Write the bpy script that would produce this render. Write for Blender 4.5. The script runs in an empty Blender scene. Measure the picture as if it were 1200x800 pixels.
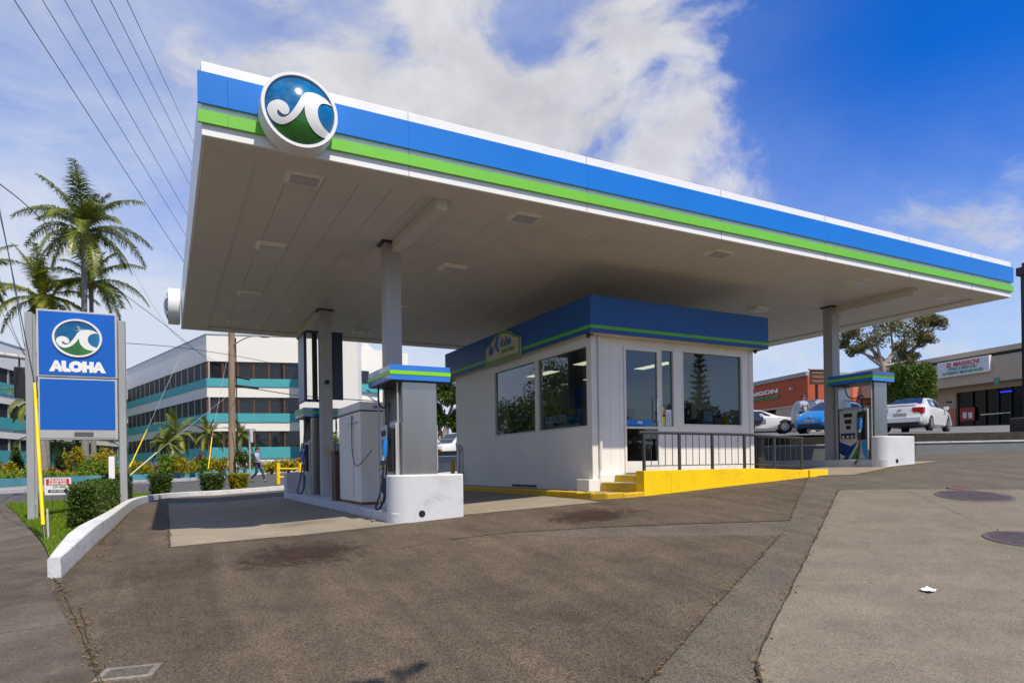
import bpy, bmesh, math, random
import numpy as np
from mathutils import Vector, Matrix
random.seed(7)
S = bpy.context.scene
col = S.collection
R = math.radians

# ------------------------------------------------------------------ camera
# axes: X along the canopy front, Y towards its back, Z up; metres
CAM = Vector((-0.368, -7.333, 1.6))
FW = Vector((0.4676, 0.8839, 0)); RT = Vector((0.8839, -0.4676, 0))
F_PX, Y0 = 766.7, 544.3
cd = bpy.data.cameras.new('camera'); cam = bpy.data.objects.new('camera', cd); col.objects.link(cam)
cd.sensor_width = 36; cd.lens = F_PX / 1200 * 36; cd.shift_y = (Y0 - 400) / 1200
cd.clip_start = .05; cd.clip_end = 4000
cam.matrix_world = Matrix.Translation(CAM) @ Matrix.Rotation(-math.atan2(FW.x, FW.y), 4, 'Z') @ Matrix.Rotation(R(90), 4, 'X') @ Matrix.Rotation(R(-.873), 4, 'Z')
S.camera = cam

# ------------------------------------------------------------------ light
SUN = Vector((.47, -2.57, 4.16)).normalized()
sd = bpy.data.lights.new('sun', 'SUN'); sd.energy = 3.8; sd.angle = R(.5); sd.color = (1, .945, .85)
so = bpy.data.objects.new('sun', sd); col.objects.link(so)
so.rotation_euler = SUN.to_track_quat('Z', 'Y').to_euler()
S.view_settings.view_transform = 'Standard'; S.view_settings.look = 'None'
S.view_settings.exposure = 0.36; S.view_settings.gamma = 1; S.view_settings.use_white_balance = True; S.view_settings.white_balance_temperature = 7100; S.view_settings.white_balance_tint = 10; S.view_settings.use_curve_mapping = False
W = bpy.data.worlds.new('World'); S.world = W; W.use_nodes = True
def world():
    nt = W.node_tree; N = nt.nodes; L = nt.links; N.clear()
    out = N.new('ShaderNodeOutputWorld'); bg = N.new('ShaderNodeBackground'); L.new(bg.outputs[0], out.inputs[0])
    sky = N.new('ShaderNodeTexSky'); sky.sky_type = 'NISHITA'; sky.sun_disc = False
    sky.sun_elevation = math.asin(SUN.z); sky.sun_rotation = math.atan2(SUN.x, SUN.y)
    sky.air_density = 1.0; sky.dust_density = .4; sky.ozone_density = 2.5
    tc = N.new('ShaderNodeTexCoord')
    def vm(op, a, b=None):
        n = N.new('ShaderNodeVectorMath'); n.operation = op
        for i, x in enumerate((a, b)):
            if x is None: continue
            if isinstance(x, (tuple, Vector)): n.inputs[i].default_value = x
            else: L.new(x, n.inputs[i])
        return n
    def ma(op, a, b=None, c=None, clamp=False):
        n = N.new('ShaderNodeMath'); n.operation = op; n.use_clamp = clamp
        for i, x in enumerate((a, b, c)):
            if x is None: continue
            if isinstance(x, (int, float)): n.inputs[i].default_value = x
            else: L.new(x, n.inputs[i])
        return n.outputs[0]
    d = tc.outputs['Generated']
    sx = N.new('ShaderNodeSeparateXYZ'); L.new(d, sx.inputs[0])
    # clouds lie on a flat layer above the place: project the view direction on it
    z = ma('MAXIMUM', sx.outputs[2], .02); zz = ma('ADD', z, .12)
    px = ma('DIVIDE', sx.outputs[0], zz); py = ma('DIVIDE', sx.outputs[1], zz)
    cb = N.new('ShaderNodeCombineXYZ'); L.new(px, cb.inputs[0]); L.new(py, cb.inputs[1])
    def noise(scale, det, rough, off, dist=0.0):
        v = vm('ADD', cb.outputs[0], off)
        n = N.new('ShaderNodeTexNoise'); n.inputs['Scale'].default_value = scale; n.inputs['Detail'].default_value = det
        n.inputs['Roughness'].default_value = rough; n.inputs['Distortion'].default_value = dist
        L.new(v.outputs[0], n.inputs['Vector']); return n.outputs[0]
    def blob(dirv, inner, outer):       # 1 near a compass direction, 0 away from it
        dt = vm('DOT_PRODUCT', vm('NORMALIZE', d).outputs[0], dirv).outputs['Value']
        m = N.new('ShaderNodeMapRange'); m.interpolation_type = 'SMOOTHSTEP'
        m.inputs[1].default_value = math.cos(R(outer)); m.inputs[2].default_value = math.cos(R(inner))
        L.new(dt, m.inputs[0]); return m.outputs[0]
    def dirpx(u, v):
        r = R(-.873); du, dv = u - 600, v - Y0
        uu = du * math.cos(r) + dv * math.sin(r); vv = -du * math.sin(r) + dv * math.cos(r)
        return (FW + RT * (uu / F_PX) + Vector((0, 0, -vv / F_PX))).normalized()
    def dnoise(scale, det, rough, off, dist, stretch):
        mp = N.new('ShaderNodeMapping'); mp.inputs['Scale'].default_value = stretch; mp.inputs['Location'].default_value = off; mp.inputs['Rotation'].default_value = (0, R(-18), R(30)); L.new(d, mp.inputs[0])
        n = N.new('ShaderNodeTexNoise'); n.inputs['Scale'].default_value = scale; n.inputs['Detail'].default_value = det
        n.inputs['Roughness'].default_value = rough; n.inputs['Distortion'].default_value = dist
        L.new(mp.outputs[0], n.inputs['Vector']); return n.outputs[0]
    big = dnoise(5.0, 13, .58, Vector((1.1, 4.7, .9)), .35, (1, 1, 1.35))
    wisp = dnoise(2.6, 10, .66, Vector((7.4, 5.2, 1.3)), .8, (1, 1, 2.2))
    # heap clouds in the middle, thin veil on the left, clear deep blue on the right
    cov = ma('MULTIPLY', blob(dirpx(640, 150), 6, 19), .20)
    cov = ma('ADD', cov, ma('MULTIPLY', blob(dirpx(865, 180), 2, 9), .19))
    cov = ma('ADD', cov, ma('MULTIPLY', blob(dirpx(420, 40), 4, 18), .15))
    cov = ma('ADD', cov, ma('MULTIPLY', blob(dirpx(800, 60), 2, 9), .07))
    cov = ma('ADD', cov, ma('MULTIPLY', blob(dirpx(1090, 205), 2, 10), .17))
    cov = ma('ADD', cov, ma('MULTIPLY', blob(dirpx(1050, 20), 5, 18), -.20))
    cov = ma('ADD', cov, ma('MULTIPLY', blob(dirpx(590, 20), 1, 6), -.16))
    cov = ma('ADD', cov, ma('MULTIPLY', blob(dirpx(480, 95), 1, 4), -.10))
    cov = ma('ADD', cov, ma('MULTIPLY', blob(dirpx(760, 130), 1, 4), -.07))
    cov = ma('ADD', cov, ma('MULTIPLY', blob((-FW + Vector((0, 0, .5))).normalized(), 15, 95), .16))  # unseen clouds behind the camera, added to whiten the fill light
    dens = ma('ADD', big, cov)
    m1 = N.new('ShaderNodeMapRange'); m1.interpolation_type = 'SMOOTHSTEP'
    m1.inputs[1].default_value = .56; m1.inputs[2].default_value = .74; L.new(dens, m1.inputs[0])
    veil = ma('MULTIPLY', blob(dirpx(60, 230), 8, 62), .58)
    lowband = N.new('ShaderNodeMapRange'); lowband.interpolation_type = 'SMOOTHSTEP'
    lowband.inputs[1].default_value = .48; lowband.inputs[2].default_value = .02; L.new(sx.outputs[2], lowband.inputs[0])
    veil = ma('ADD', veil, ma('MULTIPLY', lowband.outputs[0], .85))
    veil = ma('MULTIPLY', veil, ma('MULTIPLY_ADD', wisp, 1.9, .0), clamp=True)
    # cloud brightness: lit tops, greyer bodies
    shade = dnoise(7, 8, .6, Vector((1.2, 9.2, .4)), .2, (1, 1, 1.3))
    cr = N.new('ShaderNodeMapRange'); cr.inputs[1].default_value = .3; cr.inputs[2].default_value = .7
    cr.inputs[3].default_value = 4.0; cr.inputs[4].default_value = 6.2; L.new(shade, cr.inputs[0])
    cc = N.new('ShaderNodeMix'); cc.data_type = 'RGBA'; cc.blend_type = 'MULTIPLY'; cc.inputs[0].default_value = 1
    cc.inputs[6].default_value = (.92, .95, 1.02, 1); L.new(cr.outputs[0], cc.inputs[7])
    vc = N.new('ShaderNodeRGB'); vc.outputs[0].default_value = (4.2, 4.9, 6.3, 1)
    hs = N.new('ShaderNodeHueSaturation'); hs.inputs['Saturation'].default_value = 1.55; hs.inputs['Value'].default_value = 1.0
    L.new(sky.outputs[0], hs.inputs['Color'])
    tint = N.new('ShaderNodeMix'); tint.data_type = 'RGBA'; tint.blend_type = 'MULTIPLY'; tint.inputs[0].default_value = 1
    L.new(hs.outputs[0], tint.inputs[6]); tint.inputs[7].default_value = (.06, .80, 1.34, 1)
    a = N.new('ShaderNodeMix'); a.data_type = 'RGBA'; L.new(veil, a.inputs[0]); L.new(tint.outputs[2], a.inputs[6]); L.new(vc.outputs[0], a.inputs[7])
    b = N.new('ShaderNodeMix'); b.data_type = 'RGBA'; L.new(ma('MULTIPLY', m1.outputs[0], .86), b.inputs[0]); L.new(a.outputs[2], b.inputs[6]); L.new(cc.outputs[2], b.inputs[7])
    L.new(b.outputs[2], bg.inputs[0]); bg.inputs[1].default_value = .115
world()
S.cycles.max_bounces = 8; S.cycles.transparent_max_bounces = 12; S.cycles.diffuse_bounces = 4
S.cycles.use_denoising = True
S.cycles.caustics_reflective = False; S.cycles.caustics_refractive = False
S.cycles.sample_clamp_indirect = 8

def at(u, d):
    """plan position of a survey bearing u (as read on the photo) at d metres ahead of the viewpoint"""
    p = CAM + FW * d + RT * ((u - 600) / F_PX * d); return p.x, p.y
def zat(u, v, d):
    return 1.6 - ((v - Y0) + (u - 600) * .01524) / F_PX * d

# ------------------------------------------------------------------ ground height
def g(a, b):
    d = (a + .368) * .4676 + (b + 7.333) * .8839
    zf = (.1025 + .001 * min(max(a, -2), 10)) * d if d > 0 else .05 * d
    zf = max(zf, -.6)
    zp = .85 + .056 * max(min(a, 30) - 2.0, -1.0)
    q = min(max((b - 13) / 8, 0), 1); zp -= .13 * min(max(-1.3 - a, 0), 2.5) * (1 - q * q * (3 - 2 * q))
    k = .05; m = min(zf, zp); h = max(k - abs(zf - zp) * .5, 0) / k
    return m - h * h * k * .35

# ------------------------------------------------------------------ materials
MATS = {}
def pm(name, c, rough=.6, var=.10, scale=3.0, metal=0.0, bump=0.0, bscale=40, c2=None, spec=.5, coat=0, stretch=None, fine=0.0, grime=0.0, gscale=2.2):
    """procedural principled: two-scale noise colour variation, optional bump"""
    if name in MATS: return MATS[name]
    m = bpy.data.materials.new(name); m.use_nodes = True; MATS[name] = m
    nt = m.node_tree; N = nt.nodes; L = nt.links; p = N['Principled BSDF']
    p.inputs['Roughness'].default_value = rough; p.inputs['Metallic'].default_value = metal
    p.inputs['Specular IOR Level'].default_value = spec; p.inputs['Coat Weight'].default_value = coat
    tc = N.new('ShaderNodeTexCoord'); src = tc.outputs['Object']
    if stretch:
        mp = N.new('ShaderNodeMapping'); mp.inputs['Scale'].default_value = stretch; L.new(src, mp.inputs[0]); src = mp.outputs[0]
    n1 = N.new('ShaderNodeTexNoise'); n1.inputs['Scale'].default_value = scale; n1.inputs['Detail'].default_value = 6; n1.inputs['Roughness'].default_value = .62
    L.new(src, n1.inputs['Vector'])
    mr = N.new('ShaderNodeMapRange'); mr.inputs[1].default_value = .28; mr.inputs[2].default_value = .72; L.new(n1.outputs[0], mr.inputs[0])
    mx = N.new('ShaderNodeMix'); mx.data_type = 'RGBA'; L.new(mr.outputs[0], mx.inputs[0])
    lo = [x * (1 - var) for x in c]; hi = [min(1, x * (1 + var)) for x in c] if c2 is None else c2
    mx.inputs[6].default_value = (*lo, 1); mx.inputs[7].default_value = (*hi, 1)
    colr = mx.outputs[2]
    if fine:
        n3 = N.new('ShaderNodeTexNoise'); n3.inputs['Scale'].default_value = bscale; n3.inputs['Detail'].default_value = 3; L.new(tc.outputs['Object'], n3.inputs['Vector'])
        m3 = N.new('ShaderNodeMapRange'); m3.inputs[1].default_value = .3; m3.inputs[2].default_value = .7; m3.inputs[3].default_value = 1 - fine; m3.inputs[4].default_value = 1 + fine; L.new(n3.outputs[0], m3.inputs[0])
        x3 = N.new('ShaderNodeMix'); x3.data_type = 'RGBA'; x3.blend_type = 'MULTIPLY'; x3.inputs[0].default_value = 1; L.new(colr, x3.inputs[6]); L.new(m3.outputs[0], x3.inputs[7]); colr = x3.outputs[2]
    if grime:
        n4 = N.new('ShaderNodeTexNoise'); n4.inputs['Scale'].default_value = gscale; n4.inputs['Detail'].default_value = 12; n4.inputs['Roughness'].default_value = .78; n4.inputs['Distortion'].default_value = .6; L.new(tc.outputs['Object'], n4.inputs['Vector'])
        m4 = N.new('ShaderNodeMapRange'); m4.inputs[1].default_value = .54; m4.inputs[2].default_value = .72; m4.inputs[4].default_value = grime; L.new(n4.outputs[0], m4.inputs[0])
        x4 = N.new('ShaderNodeMix'); x4.data_type = 'RGBA'; L.new(m4.outputs[0], x4.inputs[0]); L.new(colr, x4.inputs[6]); x4.inputs[7].default_value = (.10, .085, .06, 1); colr = x4.outputs[2]
    L.new(colr, p.inputs['Base Color'])
    rr = N.new('ShaderNodeMapRange'); rr.inputs[3].default_value = max(0, rough - .08); rr.inputs[4].default_value = min(1, rough + .08); L.new(n1.outputs[0], rr.inputs[0]); L.new(rr.outputs[0], p.inputs['Roughness'])
    if bump:
        n2 = N.new('ShaderNodeTexNoise'); n2.inputs['Scale'].default_value = bscale; n2.inputs['Detail'].default_value = 4; L.new(src, n2.inputs['Vector'])
        b = N.new('ShaderNodeBump'); b.inputs['Strength'].default_value = bump; b.inputs['Distance'].default_value = .01; L.new(n2.outputs[0], b.inputs['Height']); L.new(b.outputs[0], p.inputs['Normal'])
    return m

def pave(name, c, speck=.35, stain=.25, crack=.0, warm=None, joints=None, fine=230, tracks=0):
    """asphalt or worn concrete: large blotches, aggregate specks, thin cracks, streaks"""
    m = bpy.data.materials.new(name); m.use_nodes = True; MATS[name] = m
    nt = m.node_tree; N = nt.nodes; L = nt.links; p = N['Principled BSDF']; p.inputs['Roughness'].default_value = .88; p.inputs['Specular IOR Level'].default_value = .25
    tc = N.new('ShaderNodeTexCoord'); o = tc.outputs['Object']
    def nz(s, det, ro=.6, v=None, dist=0):
        n = N.new('ShaderNodeTexNoise'); n.inputs['Scale'].default_value = s; n.inputs['Detail'].default_value = det; n.inputs['Roughness'].default_value = ro; n.inputs['Distortion'].default_value = dist
        L.new(v or o, n.inputs['Vector']); return n.outputs[0]
    def mrng(x, a, b, c_, d_):
        n = N.new('ShaderNodeMapRange'); n.inputs[1].default_value = a; n.inputs[2].default_value = b; n.inputs[3].default_value = c_; n.inputs[4].default_value = d_; L.new(x, n.inputs[0]); return n.outputs[0]
    def mul(cc, f):
        n = N.new('ShaderNodeMix'); n.data_type = 'RGBA'; n.blend_type = 'MULTIPLY'; n.inputs[0].default_value = 1; L.new(cc, n.inputs[6]); L.new(f, n.inputs[7]); return n.outputs[2]
    base = N.new('ShaderNodeMix'); base.data_type = 'RGBA'; L.new(mrng(nz(.55, 5), .35, .65, 0, 1), base.inputs[0])
    base.inputs[6].default_value = (*c, 1); w = warm or [x * 1.15 for x in c]; base.inputs[7].default_value = (*w, 1)
    x = base.outputs[2]
    x = mul(x, mrng(nz(2.3, 8, .7, None, .4), .3, .7, 1 - stain, 1 + stain * .7))
    if tracks:      # polished wheel paths sweeping in from the street, and thin drips
        for ang, st_, amp in ((28, (1.1, .10, 1), tracks), (-20, (1.6, .16, 1), tracks * .7)):
            mp = N.new('ShaderNodeMapping'); mp.inputs['Rotation'].default_value = (0, 0, R(ang)); mp.inputs['Scale'].default_value = st_; L.new(o, mp.inputs[0])
            x = mul(x, mrng(nz(2.0, 7, .62, mp.outputs[0], .5), .35, .68, 1 - amp, 1 + amp))
        x = mul(x, mrng(nz(14, 3, .5), .66, .74, 1, .72)); x = mul(x, mrng(nz(9, 4, .6), .22, .30, 1.22, 1))
    vo = N.new('ShaderNodeTexVoronoi'); vo.inputs['Scale'].default_value = fine * .45; L.new(o, vo.inputs['Vector'])
    sepc = N.new('ShaderNodeSeparateColor'); L.new(vo.outputs['Color'], sepc.inputs[0])
    x = mul(x, mrng(sepc.outputs[0], 0, 1, 1 - speck, 1 + speck))
    x = mul(x, mrng(nz(fine * .25, 4, .7), .3, .7, 1 - speck * .55, 1 + speck * .55))
    if crack:
        v2 = N.new('ShaderNodeTexVoronoi'); v2.feature = 'DISTANCE_TO_EDGE'; v2.inputs['Scale'].default_value = crack
        wv = N.new('ShaderNodeVectorMath'); wv.operation = 'ADD'; nn = N.new('ShaderNodeTexNoise'); nn.inputs['Scale'].default_value = 2.2; nn.inputs['Detail'].default_value = 6; L.new(o, nn.inputs['Vector'])
        L.new(o, wv.inputs[0]); L.new(nn.outputs['Color'], wv.inputs[1]); L.new(wv.outputs[0], v2.inputs['Vector'])
        x = mul(x, mrng(v2.outputs['Distance'], .0, .006, .55, 1))
    if joints:      # (scale_x, offset): saw cut lines every 1/scale metres
        sp = N.new('ShaderNodeSeparateXYZ'); L.new(o, sp.inputs[0])
        for ax, per, off in joints:
            a1 = N.new('ShaderNodeMath'); a1.operation = 'ADD'; a1.inputs[1].default_value = off; L.new(sp.outputs[ax], a1.inputs[0])
            a2 = N.new('ShaderNodeMath'); a2.operation = 'PINGPONG'; a2.inputs[1].default_value = per / 2; L.new(a1.outputs[0], a2.inputs[0])
            x = mul(x, mrng(a2.outputs[0], .004, .012, .5, 1))
    L.new(x, p.inputs['Base Color'])
    b = N.new('ShaderNodeBump'); b.inputs['Strength'].default_value = .35; b.inputs['Distance'].default_value = .006
    L.new(sepc.outputs[1], b.inputs['Height']); L.new(b.outputs[0], p.inputs['Normal'])
    return m

def leafmat(name, c, c2, trans=.3, scale=1.2, rough=.5):
    m = bpy.data.materials.new(name); m.use_nodes = True; MATS[name] = m
    nt = m.node_tree; N = nt.nodes; L = nt.links; p = N['Principled BSDF']; out = N['Material Output']
    p.inputs['Roughness'].default_value = rough; p.inputs['Specular IOR Level'].default_value = .35
    tc = N.new('ShaderNodeTexCoord'); n1 = N.new('ShaderNodeTexNoise'); n1.inputs['Scale'].default_value = scale; n1.inputs['Detail'].default_value = 8; n1.inputs['Roughness'].default_value = .8
    L.new(tc.outputs['Object'], n1.inputs['Vector'])
    mr = N.new('ShaderNodeMapRange'); mr.inputs[1].default_value = .35; mr.inputs[2].default_value = .65; L.new(n1.outputs[0], mr.inputs[0])
    mx = N.new('ShaderNodeMix'); mx.data_type = 'RGBA'; mx.inputs[6].default_value = (*c, 1); mx.inputs[7].default_value = (*c2, 1); L.new(mr.outputs[0], mx.inputs[0])
    L.new(mx.outputs[2], p.inputs['Base Color'])
    tr = N.new('ShaderNodeBsdfTranslucent'); L.new(mx.outputs[2], tr.inputs[0])
    ms = N.new('ShaderNodeMixShader'); ms.inputs[0].default_value = trans; L.new(p.outputs[0], ms.inputs[1]); L.new(tr.outputs[0], ms.inputs[2]); L.new(ms.outputs[0], out.inputs[0])
    return m

def glassmat(name, tint=.55, refl=.10, colr=(.8, .9, .95)):
    m = bpy.data.materials.new(name); m.use_nodes = True; MATS[name] = m
    nt = m.node_tree; N = nt.nodes; L = nt.links; N.clear()
    out = N.new('ShaderNodeOutputMaterial'); t = N.new('ShaderNodeBsdfTransparent'); t.inputs[0].default_value = (*[x * tint for x in colr], 1)
    gl = N.new('ShaderNodeBsdfGlossy'); gl.inputs['Roughness'].default_value = .01; gl.inputs[0].default_value = (.85, .9, 1, 1)
    lw = N.new('ShaderNodeLayerWeight'); pw = N.new('ShaderNodeMath'); pw.operation = 'POWER'; pw.inputs[1].default_value = 3.6; L.new(lw.outputs['Facing'], pw.inputs[0])
    ad = N.new('ShaderNodeMath'); ad.operation = 'MULTIPLY_ADD'; ad.inputs[1].default_value = .7; ad.inputs[2].default_value = refl; ad.use_clamp = True; L.new(pw.outputs[0], ad.inputs[0])
    n = N.new('ShaderNodeTexNoise'); n.inputs['Scale'].default_value = 1.6; tc = N.new('ShaderNodeTexCoord'); L.new(tc.outputs['Object'], n.inputs['Vector'])
    b = N.new('ShaderNodeBump'); b.inputs['Strength'].default_value = .05; b.inputs['Distance'].default_value = .01; L.new(n.outputs[0], b.inputs['Height']); L.new(b.outputs[0], gl.inputs['Normal'])
    ms = N.new('ShaderNodeMixShader'); L.new(ad.outputs[0], ms.inputs[0]); L.new(t.outputs[0], ms.inputs[1]); L.new(gl.outputs[0], ms.inputs[2]); L.new(ms.outputs[0], out.inputs[0])
    return m
def emit(name, c, s):
    m = bpy.data.materials.new(name); m.use_nodes = True; p = m.node_tree.nodes['Principled BSDF']
    p.inputs['Emission Color'].default_value = (*c, 1); p.inputs['Emission Strength'].default_value = s; p.inputs['Base Color'].default_value = (*c, 1); MATS[name] = m; return m

WHITE = pm('white_panel', (.82, .82, .80), .4, .04, 1.2, coat=.1, grime=.16, gscale=1.2)
SOFF = pm('soffit_paint', (.68, .63, .545), .5, .07, .7, grime=.22, gscale=.7)
SOFFD = pm('soffit_joint', (.22, .2, .17), .8)
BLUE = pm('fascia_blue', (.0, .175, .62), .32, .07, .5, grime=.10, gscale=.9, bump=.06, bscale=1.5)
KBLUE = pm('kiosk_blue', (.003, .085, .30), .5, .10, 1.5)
GREEN = pm('fascia_green', (.15, .52, .04), .45, .07, .5, grime=.1, gscale=.9)
STEEL = pm('brushed_steel', (.40, .38, .35), .27, .12, 2.2, metal=.9, stretch=(1, 1, .15), fine=.06, bscale=60)
GALV = pm('column_grey_paint', (.43, .42, .41), .45, .10, 2.0, metal=.1, stretch=(1, 1, .2), grime=.15)
KWALL = pm('kiosk_white_paint', (.80, .775, .715), .6, .05, 1.0, bump=.08, bscale=4, grime=.14, gscale=1.1)
KFRAME = pm('white_frame_paint', (.75, .73, .67), .45, .05)
BLOCK = pm('white_concrete_paint', (.61, .62, .63), .7, .07, 2.0, bump=.22, bscale=18, grime=.38, gscale=3)
CURB = pm('painted_curb', (.60, .61, .62), .75, .12, 3.0, bump=.35, bscale=14, grime=.55, gscale=4)
ISLE = pm('grey_painted_curb', (.50, .52, .55), .75, .14, 2.5, bump=.5, bscale=20, grime=.5, gscale=3)
YEL = pm('yellow_paint', (.93, .60, .0), .55, .07, 2.5, bump=.3, bscale=20, grime=.42, gscale=4.5)
YELD = pm('worn_yellow_paint', (.68, .40, .01), .6, .22, 3.5, bump=.4, bscale=20, c2=(.76, .48, .02), grime=.6, gscale=3.5)
BLACK = pm('black_rubber', (.012, .012, .013), .5)
DARK = pm('dark_metal', (.03, .03, .032), .4, metal=.3)
RAILM = pm('charcoal_rail_paint', (.045, .047, .05), .45, .12)
CHROME = pm('chrome', (.6, .6, .6), .18, metal=1)
BPLAS = pm('blue_plastic', (.0, .20, .62), .35)
GREYP = pm('pale_grey_plastic', (.46, .47, .48), .5)
YPL = pm('yellow_plastic', (.75, .6, .02), .4)
GLASS = glassmat('window_glass', .70, .07)
DGLASS = glassmat('dark_office_glass', .10, .10, (.8, .85, .9))
CARGL = pm('car_glass', (.012, .015, .018), .06, .02, coat=.5)
RED = pm('red_paint', (.55, .03, .02), .45)
WTXT = pm('white_lettering', (.85, .86, .87), .45)

# ------------------------------------------------------------------ mesh builder
class MB:
    def __init__(s): s.v = []; s.f = []; s.mi = []
    def add(s, vs, fs, mi=0):
        o = len(s.v); s.v += [tuple(v) for v in vs]; s.f += [tuple(i + o for i in f) for f in fs]; s.mi += [mi] * len(fs)
        return s
    def hexa(s, c, mi=0):   # 8 corners: bottom 4 ccw, top 4 ccw
        return s.add(c, [(3, 2, 1, 0), (4, 5, 6, 7), (0, 1, 5, 4), (1, 2, 6, 5), (2, 3, 7, 6), (3, 0, 4, 7)], mi)
    def box(s, x0, x1, y0, y1, z0, z1, mi=0):
        return s.hexa([(x0, y0, z0), (x1, y0, z0), (x1, y1, z0), (x0, y1, z0), (x0, y0, z1), (x1, y0, z1), (x1, y1, z1), (x0, y1, z1)], mi)
    def prism(s, poly, o, ux, uy, n, th, mi=0):
        """2D outline (ccw seen from n) at origin o, axes ux, uy, extruded th along n"""
        o, ux, uy, n = map(Vector, (o, ux, uy, n)); k = len(poly)
        A = [o + ux * x + uy * y for x, y in poly]; B = [p + n * th for p in A]
        return s.add(A + B, [tuple(range(k - 1, -1, -1)), tuple(range(k, 2 * k))] + [(i, (i + 1) % k, k + (i + 1) % k, k + i) for i in range(k)], mi)
    def tube(s, pts, r, seg=8, mi=0, caps=True):
        pts = [Vector(p) for p in pts]; n = len(pts); rr = r if isinstance(r, (list, tuple)) else [r] * n
        vs = []; prev = None
        for i, p in enumerate(pts):
            t = (pts[min(i + 1, n - 1)] - pts[max(i - 1, 0)]).normalized()
            if prev is None:
                q = Vector((0, 0, 1)) if abs(t.z) < .9 else Vector((1, 0, 0)); x = t.cross(q).normalized()
            else: x = (prev - t * prev.dot(t)).normalized()
            prev = x; y = t.cross(x)
            vs += [p + (x * math.cos(2 * math.pi * k / seg) + y * math.sin(2 * math.pi * k / seg)) * rr[i] for k in range(seg)]
        fs = [(i * seg + k, i * seg + (k + 1) % seg, (i + 1) * seg + (k + 1) % seg, (i + 1) * seg + k) for i in range(n - 1) for k in range(seg)]
        if caps: fs += [tuple(range(seg - 1, -1, -1)), tuple((n - 1) * seg + k for k in range(seg))]
        return s.add(vs, fs, mi)
    def sphere(s, c, r, su=12, sv=8, mi=0):
        rx, ry, rz = r if isinstance(r, (tuple, list)) else (r, r, r); vs = [(c[0], c[1], c[2] + rz)]
        for j in range(1, sv):
            th = math.pi * j / sv
            vs += [(c[0] + rx * math.sin(th) * math.cos(2 * math.pi * i / su), c[1] + ry * math.sin(th) * math.sin(2 * math.pi * i / su), c[2] + rz * math.cos(th)) for i in range(su)]
        vs.append((c[0], c[1], c[2] - rz)); e = len(vs) - 1; fs = [(0, 1 + i, 1 + (i + 1) % su) for i in range(su)]
        for j in range(sv - 2): fs += [(1 + j * su + i, 1 + (j + 1) * su + i, 1 + (j + 1) * su + (i + 1) % su, 1 + j * su + (i + 1) % su) for i in range(su)]
        fs += [(e, 1 + (sv - 2) * su + (i + 1) % su, 1 + (sv - 2) * su + i) for i in range(su)]
        return s.add(vs, fs, mi)
    def build(s, name, mats, parent=None, smooth=False, bevel=0, **kw):
        me = bpy.data.meshes.new(name); me.from_pydata(s.v, [], s.f)
        mats = mats if isinstance(mats, (list, tuple)) else [mats]
        for m in mats: me.materials.append(m)
        if len(mats) > 1: me.polygons.foreach_set('material_index', s.mi)
        bm = bmesh.new(); bm.from_mesh(me); bmesh.ops.recalc_face_normals(bm, faces=bm.faces); bm.to_mesh(me); bm.free()
        if smooth: me.shade_smooth(); me.set_sharp_from_angle(angle=R(smooth if smooth > 1 else 40))
        o = bpy.data.objects.new(name, me); col.objects.link(o)
        if parent: o.parent = parent
        if bevel:
            b = o.modifiers.new('bevel', 'BEVEL'); b.width = bevel; b.segments = 2; b.limit_method = 'ANGLE'; b.angle_limit = R(40)
        for k, v in kw.items(): o[k] = v
        return o
def B(*a): return MB().box(*a)
def empty(name, label, cat, loc=(0, 0, 0), rz=0, group=None):
    o = bpy.data.objects.new(name, None); col.objects.link(o); o.empty_display_size = .2
    o.location = loc; o.rotation_euler = (0, 0, rz); o['label'] = label; o['category'] = cat
    if group: o['group'] = group
    return o
def tag(o, label, cat, group=None, kind=None):
    o['label'] = label; o['category'] = cat
    if group: o['group'] = group
    if kind: o['kind'] = kind
    return o
def dup(root, loc, rz=None, label=None, group=None):
    c = root.copy(); col.objects.link(c); c.location = loc
    if rz is not None: c.rotation_euler = (0, 0, rz)
    if label: c['label'] = label
    if group: c['group'] = group
    for ch in list(root.children):
        k = ch.copy(); col.objects.link(k); k.parent = c
        for gch in list(ch.children):
            q = gch.copy(); col.objects.link(q); q.parent = k
    return c
def text(name, s, size, o, ux, uy, n, mat, parent=None, bold=0.0, th=.006, sx=1.0, align='CENTER', shear=0, space=1.0):
    cu = bpy.data.curves.new(name, 'FONT'); cu.body = s; cu.size = size; cu.align_x = align; cu.align_y = 'CENTER'
    cu.offset = bold; cu.extrude = 0; cu.resolution_u = 3; cu.shear = shear; cu.space_character = space
    t = bpy.data.objects.new(name, cu); col.objects.link(t)
    dg = bpy.context.evaluated_depsgraph_get(); me = bpy.data.meshes.new_from_object(t.evaluated_get(dg))
    bpy.data.objects.remove(t); bpy.data.curves.remove(cu)
    bm = bmesh.new(); bm.from_mesh(me)
    r = bmesh.ops.extrude_face_region(bm, geom=list(bm.faces)); 
    bmesh.ops.translate(bm, vec=(0, 0, th), verts=[v for v in r['geom'] if isinstance(v, bmesh.types.BMVert)])
    bmesh.ops.recalc_face_normals(bm, faces=bm.faces)
    o, ux, uy, n = map(Vector, (o, ux, uy, n))
    for v in bm.verts: v.co = o + ux * v.co.x * sx + uy * v.co.y + n * v.co.z
    bm.to_mesh(me); bm.free(); me.materials.clear(); me.materials.append(mat); me.shade_flat()
    ob = bpy.data.objects.new(name, me); col.objects.link(ob)
    if parent: ob.parent = parent
    return ob

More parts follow.
